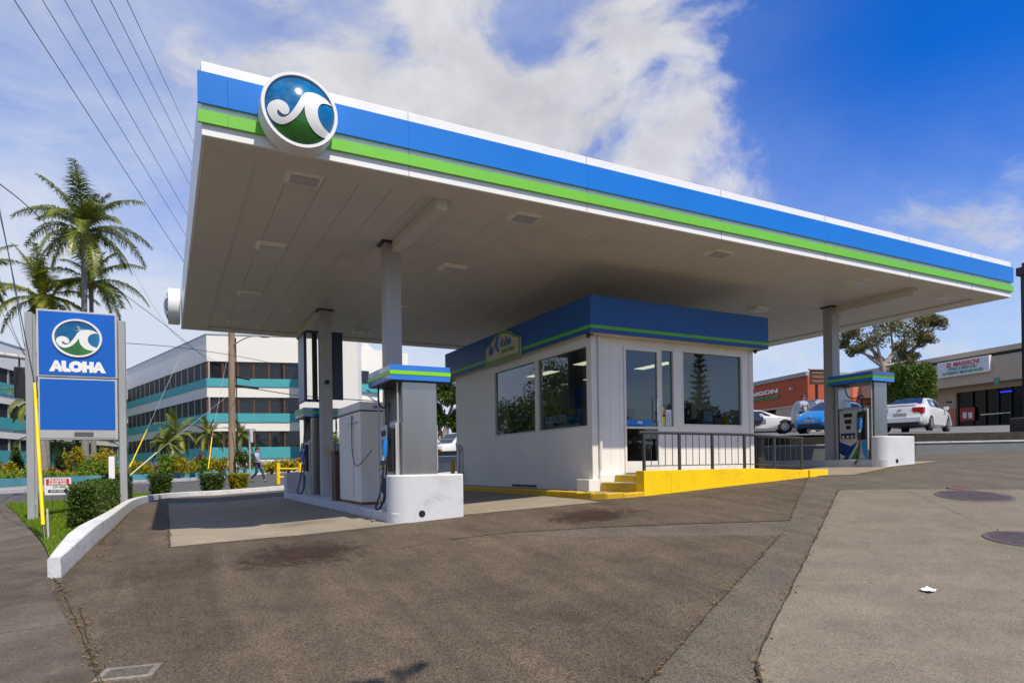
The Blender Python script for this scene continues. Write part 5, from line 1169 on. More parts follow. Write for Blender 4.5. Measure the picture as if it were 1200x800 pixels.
# ------------------------------------------------------------------ yellow rail, bollards, post
yr = empty('guard_rail', 'yellow pipe guard rail at the street side of the rear pump', 'railing')
q = [Vector((*at(u, 27), 0)) for u in (326, 352)]; gz_ = g(q[0].x, q[0].y)
m = MB(); m.tube([(q[0].x, q[0].y, gz_), (q[0].x, q[0].y, zat(326, 542, 27))], .075, 10); m.build('post', YEL, yr, smooth=40)
m = MB(); m.tube([(q[0].x, q[0].y, zat(326, 549, 27)), (q[1].x, q[1].y, zat(352, 549, 27))], .038, 8); m.tube([(q[0].x, q[0].y, zat(326, 559, 27)), (q[1].x, q[1].y, zat(352, 559, 27))], .038, 8); m.build('rail', YEL, yr, smooth=40)
m = MB(); m.tube([(q[1].x, q[1].y, gz_), (q[1].x, q[1].y, zat(352, 542, 27))], .075, 10); m.build('post', YEL, yr, smooth=40)
x, y = at(530.5, 16.2); z_ = g(x, y); o = MB().tube([(x, y, z_ - .02), (x, y, z_ + .62), (x, y, z_ + .66)], [.055, .055, .035], 12).build('bollard', YELD, smooth=45); tag(o, 'short yellow steel bollard at the far left corner of the kiosk', 'bollard')
x, y = at(131, 12.6); wp_ = empty('marker_post', 'plain white marker box on a thin stem by the right sign post', 'post', (x, y, g(x, y))); B(-.05, .05, -.03, .03, zat(131, 561, 12.6) - g(x, y), zat(131, 534.5, 12.6) - g(x, y)).build('box', WTXT, wp_, bevel=.005); B(-.015, .015, -.015, .015, 0, zat(131, 561, 12.6) - g(x, y)).build('stem', DARK, wp_)
# street sign post near the woman
x, y = at(293, 50); o = empty('street_sign', 'thin grey street sign post right of the wooden pole', 'sign', (x, y, g(x, y))); MB().tube([(0, 0, 0), (0, 0, zat(293, 503, 50) - g(x, y))], .07, 6).build('post', GALV, o); B(-.05, .25, -.02, .02, zat(293, 518, 50) - g(x, y), zat(293, 502, 50) - g(x, y)).build('plate', GREYP, o)

# ------------------------------------------------------------------ vehicles
TYRE = pm('tyre', (.015, .015, .015), .8); RIM = pm('rim', (.5, .5, .5), .3, metal=.8); TRIM = pm('car_trim', (.02, .02, .02), .5); TAIL = pm('tail_light', (.5, .01, .01), .15, coat=.6); HEADL = pm('head_light', (.6, .62, .65), .1, coat=.6); PLATE = pm('plate', (.35, .34, .3), .5)
def car(lab, loc, rz, paint, st, wheels, wr=.32, windows=(), glass=(), extras=(), cat='car', name='parked_car', grp='parked vehicles', wdt=.88):
    """st: stations (x, zlow, zbelt, ztop, wlow, wbelt, wtop)"""
    t = empty(name, lab, cat, loc, rz, grp); rows = []
    def ring(s):
        x, zl, zb_, zt_, wl, wb, wt = s; mid = (zl + zb_) / 2
        half = [(0, zl), (wl * .92, zl), (wl, zl + .08), (max(wl, wb) * 1.015, mid), (wb * 1.0, zb_ - .06), (wb * .985, zb_), (wt + (wb - wt) * .1, zb_ + (zt_ - zb_) * .88), (wt * .93, zt_ - (zt_ - zb_) * .03), (wt * .6, zt_ + .012), (0, zt_ + .02)]
        return [(x, -a, b) for a, b in half] + [(x, a, b) for a, b in reversed(half[1:-1])]
    rs = [ring(s) for s in st]; k = len(rs[0]); vs = sum(rs, []); n = len(rs)
    fs = [(i * k + j, (i + 1) * k + j, (i + 1) * k + (j + 1) % k, i * k + (j + 1) % k) for i in range(n - 1) for j in range(k)] + [tuple(range(k)), tuple((n - 1) * k + j for j in reversed(range(k)))]
    body = MB().add(vs, fs).build('body', paint, t, smooth=38)
    def interp(x):
        for a, b in zip(st, st[1:]):
            if a[0] <= x <= b[0]: f = (x - a[0]) / (b[0] - a[0]); return [a[i] + (b[i] - a[i]) * f for i in range(7)]
        return st[-1]
    def side(x, z):
        s = interp(x); f = min(1, max(0, (z - s[2]) / max(.01, (s[3] - s[2]) * .88))); return (s[5] * .985) * (1 - f) + (s[6] + (s[5] - s[6]) * .1) * f
    for wpoly in windows:
        for sgn in (-1, 1):
            A = [Vector((x, sgn * (side(x, z) + .004), z)) for x, z in wpoly]; Bq = [a + Vector((0, sgn * .008, 0)) for a in A]; kk = len(A)
            MB().add(A + Bq, [tuple(range(kk)), tuple(range(2 * kk - 1, kk - 1, -1))] + [(i, (i + 1) % kk, kk + (i + 1) % kk, kk + i) for i in range(kk)]).build('side_window', CARGL, t)
    for (xa, xb, f0, f1) in glass:       # windscreens between stations xa, xb
        a = interp(xa); b = interp(xb); P = []
        for s, f in ((a, f0), (b, f1)):
            for sg_ in (-1, 1): P.append(Vector((s[0], sg_ * s[6] * .86, s[3])))
        A, B_, C_, D_ = P[0], P[1], P[3], P[2]; A, B_, C_, D_ = (A.lerp(D_, f0), B_.lerp(C_, f0), B_.lerp(C_, f1), A.lerp(D_, f1)); nn = (B_ - A).cross(D_ - A).normalized(); nn = nn if nn.z > 0 else -nn
        q = [p + nn * .022 for p in (A, B_, C_, D_)]; q2 = [p + nn * .034 for p in (A, B_, C_, D_)]; MB().hexa(q + q2).build('windscreen', CARGL, t)
    for wx in wheels:
        for sg_ in (-1, 1):
            y = sg_ * wdt
            MB().tube([(wx, y - sg_ * .02, wr + .03), (wx, y + sg_ * .018, wr + .03)], wr + .055, 24).build('wheel_arch', TRIM, t)
            w = MB().tube([(wx, y - sg_ * .17, wr), (wx, y - sg_ * .15, wr), (wx, y + sg_ * .02, wr), (wx, y + sg_ * .045, wr)], [wr - .03, wr, wr, wr - .03], 24).build('wheel', TYRE, t, smooth=40)
            m = MB(); m.tube([(wx, y + sg_ * .046, wr), (wx, y + sg_ * .054, wr)], wr * .62, 18); m.build('rim', RIM, w)
            m = MB()
            for q in range(5): a = q * 1.2566 + .6; m.tube([(wx + math.cos(a) * wr * .38, y + sg_ * .0545, wr + math.sin(a) * wr * .38), (wx + math.cos(a) * wr * .38, y + sg_ * .058, wr + math.sin(a) * wr * .38)], wr * .11, 8)
            m.build('rim_holes', BLACK, w)
    for nm, mt, bx in extras: B(*bx).build(nm, mt, t, bevel=.015)
    return t
WP = pm('white_car_paint', (.72, .72, .70), .25, .03, coat=.6); BP = pm('blue_car_paint', (.008, .20, .52), .25, .05, coat=.7); SV = pm('silver_car_paint', (.36, .38, .40), .3, .04, metal=.4, coat=.6); NB_ = pm('navy_car_paint', (.015, .022, .045), .25, coat=.7); DKP = pm('black_car_paint', (.012, .012, .012), .3, coat=.5)
SED = [(-2.40, .42, .72, .76, .72, .74, .62), (-2.34, .28, .92, .98, .84, .84, .72), (-2.0, .24, 1.0, 1.09, .88, .87, .74), (-1.72, .22, 1.0, 1.12, .89, .89, .76), (-.95, .2, .99, 1.42, .9, .9, .60), (-.3, .2, .98, 1.47, .9, .9, .62), (.35, .2, .97, 1.43, .9, .9, .60), (1.25, .2, .95, 1.0, .9, .88, .72), (1.9, .22, .86, .92, .89, .85, .66), (2.3, .25, .70, .76, .84, .78, .6), (2.42, .36, .56, .6, .74, .7, .55)]
def yaw_px(hx, hd): v = RT * hx + FW * hd; return math.atan2(v.y, v.x)
def lotpos(x, d, dz=0): a = P2(x, d); return (a[0], a[1], lot_z(x, d) + dz)
rearR = Vector((17.0, 27.0)); h_ = Vector((.72, .69)).normalized(); cpos = rearR + h_ * 2.35 - Vector((h_.y, -h_.x)) * .85
SEDX = [('tail_light', TAIL, (-2.40, -2.10, -.865, -.46, .68, .95)), ('tail_light', TAIL, (-2.40, -2.10, .46, .865, .68, .95)), ('number_plate', PLATE, (-2.42, -2.375, -.26, .26, .58, .74)), ('bumper', WP, (-2.50, -2.30, -.80, .80, .34, .55)), ('spoiler', WP, (-2.32, -2.1, -.6, .6, 1.10, 1.13)), ('wing_mirror', WP, (.75, .92, -1.04, -.86, .96, 1.10)), ('wing_mirror', WP, (.75, .92, .86, 1.04, .96, 1.10)), ('badge', CHROME, (-2.41, -2.36, -.08, .08, .86, .90)), ('exhaust_shadow', TRIM, (-2.44, -2.2, -.7, .7, .24, .33))]
SWIN = [[(-1.42, 1.02), (-.55, 1.02), (-.55, 1.37), (-.98, 1.36)], [(-.48, 1.02), (.42, 1.02), (.12, 1.36), (-.48, 1.38)], [(.48, 1.02), (.88, 1.01), (.5, 1.2)]]
car('white four door sedan seen from behind beside the right dispenser', lotpos(cpos.x, cpos.y), yaw_px(*h_), WP, SED, (-1.35, 1.35), .33, SWIN, ((-1.72, -.95, .05, .93), (.35, 1.25, .06, .95)), SEDX)
HAT = [(-2.1, .4, .8, .85, .7, .7, .55), (-2.02, .28, .95, 1.25, .8, .8, .6), (-1.6, .22, .98, 1.48, .85, .85, .62), (-.6, .2, .98, 1.56, .86, .86, .62), (.2, .2, .98, 1.50, .86, .86, .60), (1.15, .2, 1.0, 1.06, .86, .84, .68), (1.65, .22, .90, .97, .84, .80, .6), (1.98, .26, .72, .78, .78, .7, .52), (2.1, .36, .55, .6, .68, .6, .45)]
HX = [('headlight', HEADL, (1.72, 1.90, -.76, -.56, .76, .90)), ('headlight', HEADL, (1.72, 1.90, .56, .76, .76, .90)), ('number_plate', PLATE, (2.08, 2.13, -.24, .24, .46, .58)), ('grille', TRIM, (2.0, 2.11, -.55, .55, .30, .42)), ('badge', CHROME, (2.02, 2.08, -.06, .06, .70, .78)), ('wing_mirror', BP, (.75, .9, -1.0, -.84, 1.0, 1.12)), ('wing_mirror', BP, (.75, .9, .84, 1.0, 1.0, 1.12))]
HW = [[(-1.5, 1.03), (-.5, 1.03), (-.5, 1.44), (-1.3, 1.40)], [(-.42, 1.03), (.85, 1.05), (.25, 1.42), (-.42, 1.45)]]
car('small bright blue hatchback facing the station beside the standing man', lotpos(14.15, 28.9), yaw_px(-.8, -.6), BP, HAT, (-1.25, 1.3), .31, HW, ((-2.02, -1.6, .1, .9), (.2, 1.15, .05, .95)), HX, wdt=.85)
VAN = [(-2.5, .4, .95, 1.3, .8, .82, .7), (-2.42, .3, 1.1, 1.75, .9, .9, .75), (-2.1, .28, 1.12, 1.9, .93, .93, .78), (1.0, .28, 1.12, 1.9, .93, .93, .78), (1.75, .28, 1.12, 1.25, .93, .9, .75), (2.3, .3, .95, 1.05, .88, .82, .7), (2.45, .4, .7, .75, .78, .72, .6)]
VW = [[(-2.2, 1.2), (-1.1, 1.2), (-1.1, 1.72), (-2.1, 1.72)], [(-.98, 1.2), (.15, 1.2), (.15, 1.74), (-.98, 1.74)], [(.27, 1.2), (1.3, 1.18), (.85, 1.7), (.27, 1.74)]]
car('silver passenger van parked behind the blue hatchback', lotpos(17.3, 35.5), yaw_px(.86, .5), SV, VAN, (-1.5, 1.5), .36, VW, ((1.0, 1.75, .08, .95), (-2.42, -2.1, .1, .9)), [('bumper', TRIM, (-2.6, -2.4, -.85, .85, .35, .55))], cat='van', name='parked_van', wdt=.9)
CPE = [(-2.1, .4, .8, .85, .7, .7, .55), (-2.0, .28, .9, .98, .8, .82, .6), (-1.3, .22, .92, 1.18, .85, .86, .56), (-.5, .2, .92, 1.34, .86, .86, .55), (.1, .2, .92, 1.30, .86, .86, .55), (.95, .2, .9, .95, .86, .84, .66), (1.6, .22, .80, .86, .84, .78, .56), (1.98, .26, .62, .68, .76, .68, .5), (2.1, .36, .5, .54, .66, .58, .45)]
car('white coupe nose beyond the dark pickup by the kiosk edge', lotpos(14.0, 37.0), yaw_px(.95, -.3), WP, CPE, (-1.25, 1.3), .33, [[(-1.2, .97), (.6, .97), (.1, 1.25), (-.5, 1.28)]], ((.1, .95, .05, .95), (-1.3, -.5, .05, .95)), HX[:4], wdt=.85)
PIK = [(-2.6, .5, 1.0, 1.03, .85, .88, .8), (-2.5, .42, 1.08, 1.12, .9, .92, .86), (-.6, .4, 1.08, 1.12, .92, .93, .86), (-.55, .4, 1.1, 1.68, .92, .93, .68), (.5, .4, 1.1, 1.70, .92, .93, .66), (1.2, .4, 1.1, 1.15, .92, .9, .8), (2.2, .42, 1.0, 1.06, .9, .86, .76), (2.45, .5, .8, .86, .84, .8, .7)]
car('dark navy pickup truck at the kiosk right edge', lotpos(10.4, 33.8), yaw_px(.93, -.36), NB_, PIK, (-1.6, 1.6), .38, [[(-.4, 1.16), (.9, 1.16), (.45, 1.6), (-.4, 1.6)]], ((.5, 1.2, .05, .95),), [('headlight', HEADL, (2.25, 2.42, -.84, -.6, .78, .94)), ('headlight', HEADL, (2.25, 2.42, .6, .84, .78, .94)), ('bumper', CHROME, (2.36, 2.56, -.85, .85, .5, .68))], cat='pickup truck', name='parked_pickup', wdt=.92)
x, y = at(531, 41); ECO = [(-2.9, .4, 1.1, 1.7, .95, .97, .85), (-2.8, .35, 1.25, 2.05, .98, 1.0, .86), (1.2, .35, 1.25, 2.05, .98, 1.0, .86), (1.75, .35, 1.25, 1.38, .98, .97, .82), (2.5, .38, 1.15, 1.2, .96, .93, .8), (2.65, .5, .85, .9, .9, .86, .75)]
car('white cargo van across the street glimpsed left of the kiosk', (x + 1.5, y + .9, g(x, y)), yaw_px(-.80, -.60), WP, ECO, (-1.8, 1.85), .38, [[(.3, 1.32), (1.4, 1.3), (1.1, 1.88), (.3, 1.9)]], ((1.2, 1.75, .06, .94),), [('indicator', pm('indicator_orange', (.8, .25, .02), .2), (2.50, 2.66, -.92, -.72, .85, 1.02)), ('indicator', MATS['indicator_orange'], (2.50, 2.66, .72, .92, .85, 1.02)), ('grille', TRIM, (2.6, 2.68, -.68, .68, .78, 1.02)), ('bumper', CHROME, (2.6, 2.78, -.95, .95, .48, .68)), ('wing_mirror', TRIM, (1.45, 1.6, 1.0, 1.2, 1.25, 1.5)), ('wing_mirror', TRIM, (1.45, 1.6, -1.2, -1.0, 1.25, 1.5))], cat='van', name='cargo_van', wdt=.96)
x, y = at(394, 40); JEEP = [(-2.0, .45, 1.05, 1.5, .8, .85, .74), (-1.95, .4, 1.1, 1.85, .86, .88, .76), (.6, .4, 1.1, 1.85, .88, .88, .74), (.95, .4, 1.1, 1.18, .88, .86, .78), (1.9, .42, 1.05, 1.1, .85, .8, .7), (2.0, .5, .8, .85, .8, .76, .66)]
car('dark boxy utility vehicle seen between column and cabinet', (x, y, g(x, y)), yaw_px(.6, .8), DKP, JEEP, (-1.3, 1.3), .38, [[(-1.75, 1.18), (-.7, 1.18), (-.7, 1.72), (-1.75, 1.72)], [(-.58, 1.18), (.7, 1.18), (.5, 1.7), (-.58, 1.72)]], ((.6, .95, .1, .9),), [('spare_wheel', TYRE, (-2.2, -1.99, -.32, .32, .8, 1.4)), ('tail_light', TAIL, (-2.02, -1.9, -.84, -.74, .8, 1.0)), ('tail_light', TAIL, (-2.02, -1.9, .74, .84, .8, 1.0))], cat='car', wdt=.86)

for o_ in bpy.data.objects:
    if o_.get('label', '').startswith(('small bright blue hatchback', 'silver passenger van')): o_.scale = (.9, .9, .9)
# ------------------------------------------------------------------ restaurants on the right
BEIGE = pm('beige_stucco', (.50, .39, .28), .85, .07, .5, bump=.1); BEIGED = pm('fascia_beige', (.46, .37, .27), .85, .07, .5); TERRA = pm('terracotta_stucco', (.44, .085, .035), .8, .08, .5); TERRAL = pm('salmon_stucco', (.60, .20, .12), .8, .06, .5); RGL = pm('restaurant_glass', (.008, .008, .009), .12, .3, .4, spec=.2)
MAROON = pm('maroon_tile', (.10, .04, .03), .8, .2, 3)
def wall_cam(t, p, q, z0, z1, th, name, mt, off=0, par=None, **kw):
    P = Vector((*P2(*p), 0)); Q = Vector((*P2(*q), 0)); L_ = (Q - P).length; ux = (Q - P) / L_; n = Vector((ux.y, -ux.x, 0)); n = n if n.dot(Vector((CAM.x, CAM.y, 0)) - P) > 0 else -n
    return MB().prism([(0, z0), (L_, z0), (L_, z1), (0, z1)], P + n * (off - th), ux, (0, 0, 1), n, th).build(name, mt, par or t)
mr_ = empty('restaurant', 'beige strip mall restaurant with dark glass front and long flat roof', 'building')
def mp(u):   # point of the facade line at bearing u
    # line through (35.2,45) and (30.8,59)
    s = (u - 600) / F_PX; A = Vector((35.2, 45)); D_ = Vector((-4.4, 14)); k = (s * A.y - A.x) / (D_.x - s * D_.y); q = A + D_ * k; return (q.x, q.y)
def zf(v, u): return zat(u, v, mp(u)[1])
gb = 3.6
W1 = mp(1330); W2 = mp(960)
ztop, zf0 = zf(404, 1200), zf(437, 1200)
zmid = zf(450, 1165)
zsof = zf(443, 1200) - .0
def fl_(p, q, z0, z1, th, nm, mt, off=0): return wall_cam(mr_, p, q, z0, z1, th, nm, mt, off)
zA = zf(448, 1180)     # bottom of the projecting fascia
zB = zf(416, 1200)     # top of beige fascia
fl_(W1, W2, zA, zB, 2.2, 'fascia', BEIGED, 1.4); fl_(W1, W2, zB, ztop - .35, .5, 'clerestory', MAROON, -1.2); fl_(W1, W2, ztop - .35, ztop, 9, 'roof', BEIGE, 1.0)
fl_(W1, W2, zB, zB + .05, .3, 'metal_flashing', pm('flash_blue', (.25, .33, .38), .4), 1.43)
fl_(mp(1121), W2, gb - 1, zA, .4, 'wall', BEIGE, 0); fl_(mp(1121), mp(1108), gb - 1, zf(479, 1110), .5, 'wall_base', TERRAL, .02)
fl_(W1, mp(1121), zf(457, 1150), zA, .4, 'wall', BEIGE, 0); fl_(W1, mp(1121), gb - 1, zf(457, 1150), .1, 'glass_front', RGL, -.2); fl_(W1, mp(1121), gb - 1, zA, 6, 'interior', ODARK, -.5)
for u in (1140, 1155, 1170, 1185, 1200): fl_(mp(u), mp(u - 1), gb - 1, zf(457, 1150), .12, 'mullion', DARK, -.06)
fl_(mp(1185), mp(1150), zf(485, 1165), zf(484.2, 1165), .05, 'door_bar', CHROME, .0)
fl_(mp(1143), mp(1126), zf(493, 1135), zf(477.5, 1135), .03, 'red_poster', pm('poster_red', (.42, .03, .03), .5), .02)
for u in (1131, 1137.5): fl_(mp(u + 3), mp(u - 1.5), zf(490, u), zf(483, u), .012, 'poster_print', NOTE, .035)
fl_(mp(1113), mp(1110), zf(472, 1112), zf(470, 1112), .05, 'vent', BLACK, .03); fl_(mp(1116.5), mp(1113.5), zf(472, 1114), zf(470, 1114), .05, 'vent', BLACK, .03)
fl_(mp(1187), mp(1173), zf(459.3, 1180), zf(458.0, 1180), .05, 'neon_sign', emit('blue_neon', (.02, .04, .9), 1.0), .02)
fl_(mp(1190), mp(1184), zf(450, 1187), zf(443, 1187), .04, 'notice_plate', pm('plate_green', (.10, .25, .18), .6), 1.45)
for u, w in ((1030, 6), (1170, 3), (1140, 5), (1100, 12)): fl_(mp(u + w), mp(u), zB + .12, ztop - .5, .1, 'clerestory_pane', RGL, -1.08)
# restaurant sign
q0, q1 = mp(1181), mp(1119.5); rs_ = empty('restaurant_sign', 'white box sign with red and green lettering on the beige fascia', 'sign')
z1_, z0_ = zf(422.5, 1150), zf(439, 1150)
wall_cam(rs_, q0, q1, z0_ - .05, z1_ + .05, .25, 'cabinet', KFRAME, 1.66); wall_cam(rs_, q0, q1, z0_ + .06, z1_ - .06, .01, 'face', pm('sign_face_pale', (.60, .64, .66), .4), 1.672)
P0 = Vector((*P2(*q1), 0)); P1 = Vector((*P2(*q0), 0)); ux = (P1 - P0).normalized(); nn = Vector((ux.y, -ux.x, 0)); Ls = (P1 - P0).length; hs_ = z1_ - z0_
def stx(s, size, fz, mt, sx, sh=0, bold=.01): text('lettering', s, size, P0 + ux * Ls * .5 + nn * 1.674 + Vector((0, 0, z0_ + hs_ * fz)), ux, (0, 0, 1), nn, mt, rs_, bold, .01, sx, shear=sh)
k3 = Ls
stx('EL MARIACHI', hs_ * .42, .76, RED, k3 / (hs_ * 3.9), .3, .015); TEALT = pm('teal_text', (.0, .22, .16), .5); stx('STEAK & SEAFOOD', hs_ * .26, .46, TEALT, k3 / (hs_ * 4.0)); stx('AUTHENTIC MEXICAN FOOD', hs_ * .27, .17, TEALT, k3 / (hs_ * 4.6))
# noodle house
nh = empty('noodle_house', 'terracotta orange noodle restaurant beyond the parked cars', 'building')
cor = (24.95, 55); le = (21.6, 67.5); re_ = (24.95 + 9 * .97, 55 + 2.4 * .97 + .0)
def nz_(v, u, d): return zat(u, v, d)
zt1, zb1 = zat(948, 440, 55), zat(948, 472.5, 55)
wall_cam(nh, cor, le, zb1, zt1, 6, 'orange_fascia', TERRA, 0); wall_cam(nh, cor, le, zt1, zt1 + .35, 6.4, 'roof_edge', pm('roof_grey', (.30, .31, .30), .6), .15); wall_cam(nh, cor, le, 3, zb1, .1, 'glass_front', RGL, -1.2); wall_cam(nh, cor, le, zb1 - .15, zb1, .3, 'fascia_trim', BEIGE, .05)
wall_cam(nh, cor, (cor[0] - .35, cor[1] + 1.3), 3, zb1 - .151, .4, 'pier', BEIGE, -.3)
wall_cam(nh, (24.98, 55.02), re_, zb1 + .1, zt1 + .0, 4, 'side_fascia', TERRAL, -.0); wall_cam(nh, (24.98, 55.02), re_, 3, zb1 + .0, 3.9, 'side_wall', BEIGE, -.3)
PN = Vector((*P2(*le), 0)); PC = Vector((*P2(*cor), 0)); ux = (PC - PN).normalized(); nn = Vector((ux.y, -ux.x, 0)); Ln = (PC - PN).length
def lpos(u):   # distance along facade from PN at bearing u
    s = (u - 600) / F_PX; A = Vector(cor); D_ = Vector(le) - Vector(cor); k = (s * A.y - A.x) / (D_.x - s * D_.y); q = A + D_ * k; return (Vector((*P2(*q), 0)) - PN).length, q.y
for s, ua, ub, vm, hpx, mt in (('RE', 877, 886, 455, 5, KFRAME), ('SAIGON', 877, 913.5, 461, 6.5, KFRAME), ('NOODLE HOUSE', 875, 915, 467.5, 4.2, pm('green_text', (.0, .25, .10), .5))):
    la, da = lpos(ua); lb, db = lpos(ub); size = hpx / F_PX * db * .98
    o = text('lettering', s, size, PN + ux * (la + lb) / 2 + nn * .01 + Vector((0, 0, zat((ua + ub) / 2, vm, (da + db) / 2))), ux, (0, 0, 1), nn, mt, nh, .02, .08)
    w = max((Vector(v.co) - PN).dot(ux) for v in o.data.vertices) - min((Vector(v.co) - PN).dot(ux) for v in o.data.vertices); f = (lb - la) / w; c0 = PN + ux * (la + lb) / 2
    for v in o.data.vertices: dl = (Vector(v.co) - c0).dot(ux); v.co = Vector(v.co) + ux * dl * (f - 1)
wall_cam(nh, (cor[0] - .9, cor[1] + 3.1), (cor[0] - 1.55, cor[1] + 5.4), zat(928, 495, 57), zat(928, 478, 57), .03, 'menu_poster', pm('poster_mixed', (.35, .32, .05), .6, .8, 3, c2=(.5, .08, .15)), -1.15)
wall_cam(nh, (cor[0] - .5, cor[1] + 1.6), (cor[0] - .56, cor[1] + 1.8), zat(935, 456, 56), zat(935, 453, 56), .3, 'floodlight', GREYP, .3)
m_ = empty('plaza_sign', 'dark brown slatted sign board above the orange restaurant corner', 'sign')
wall_cam(m_, (24.3, 53), (26.6, 53.4), zat(958, 450, 53), zat(958, 433, 53), .15, 'board', MAROON); wall_cam(m_, (24.2, 53), (26.7, 53.4), zat(958, 433, 53), zat(958, 431.6, 53), .3, 'cap', GREYP, .1)
for k in range(3): wall_cam(m_, (24.4, 53), (26.5, 53.4), zat(958, 447.5 - k * 5, 53), zat(958, 445.5 - k * 5, 53), .02, 'slat', pm('slat_brown', (.22, .12, .07), .7), .025)
m = MB(); a = P2(24.9, 53.3); m.tube([(*a, 3.2), (*a, zat(958, 450, 53))], .12, 8); m.build('post', DARK, m_)
# dark lamp post and stone pier at the right edge
x, y = at(1208, 17.5); lp_ = empty('lamp_post', 'dark square post with cap at the right edge of the view', 'lamp post', (x, y, 2.2)); h_p = zat(1203, 313, 17.5) - 2.2
B(-.12, .12, -.12, .12, 0, h_p).build('post', DARK, lp_); B(-.2, .2, -.2, .2, h_p - .22, h_p - .0).build('cap', DARK, lp_, bevel=.02); B(-.1, .1, -.1, .1, h_p, h_p + .12).build('finial', DARK, lp_)
x, y = at(1204, 17.2); o = B(x - .28, x + .28, y - .28, y + .28, 1.9, zat(1204, 489, 17.2)).build('stone_pier', STONE, bevel=.03); tag(o, 'rough dark stone pier at the foot of the dark post', 'pier')

gp0 = Vector((.82, -3.66, g(.82, -3.66))); hp0 = gp0 + SUN * 8.6  # tree out of view, added only to cast a small shadow on the pavement
sl = empty('offscreen_tree', 'unseen leafy tree added behind the viewpoint so its branch tip shades the pavement at the bottom', 'tree', (hp0.x - 1.2, hp0.y - 3.4, -.3))
q = hp0 - Vector(sl.location); MB().tube([(0, 0, -.3), (.05, 0, 3.0), (q.x * .3, q.y * .3, q.z - 1.4)], [.14, .11, .08], 8).build('trunk', BARK, sl, smooth=50)
MB().tube(bez([(q.x * .3, q.y * .3, q.z - 1.4), (q.x * .7, q.y * .7, q.z - .3), (q.x, q.y, q.z)]), .018, 6).build('branch', BARK, sl)
rng = np.random.default_rng(4); pts = list(clumps(rng, [(q.x + .02, q.y, q.z), (q.x - .16, q.y - .05, q.z), (q.x - .27, q.y + .0, q.z - .03), (q.x + .13, q.y + .05, q.z)], np.array([.09, .07, .05, .06]), 190, .6)) + list(clumps(rng, [(0, 0, q.z - .3), (-.9, -.5, q.z - .5), (.5, -.9, q.z - .2), (-.2, -1.3, q.z)], np.array([.9, .9, .8, .8]), 5000, .5))
leaf_mesh('crown', pts, .07, LG, sl, .5, 6)
# ------------------------------------------------------------------ people
SKIN = pm('skin', (.42, .24, .16), .5, .05); HAIR = pm('hair', (.02, .014, .01), .5); SHIRTL = pm('shirt_light_blue', (.32, .44, .66), .8, .12, 12); JEAN = pm('dark_jeans', (.03, .05, .10), .8, .15, 8); SHOE = pm('shoes', (.06, .06, .07), .6); PLAID = pm('plaid_shirt', (.35, .42, .52), .8, .4, 14)
def skin_obj(name, J, E_, root, mat, parent, sub=2):
    me = bpy.data.meshes.new(name); me.from_pydata([j[0] for j in J], E_, []); me.materials.append(mat)
    o = bpy.data.objects.new(name, me); col.objects.link(o); o.parent = parent
    sk = o.modifiers.new('skin', 'SKIN'); sk.use_smooth_shade = True
    for i, j in enumerate(J):
        r = j[1]; d = me.skin_vertices[0].data[i]; d.radius = r if isinstance(r, tuple) else (r, r); d.use_root = (i == root)
    s = o.modifiers.new('sub', 'SUBSURF'); s.levels = s.render_levels = sub; return o
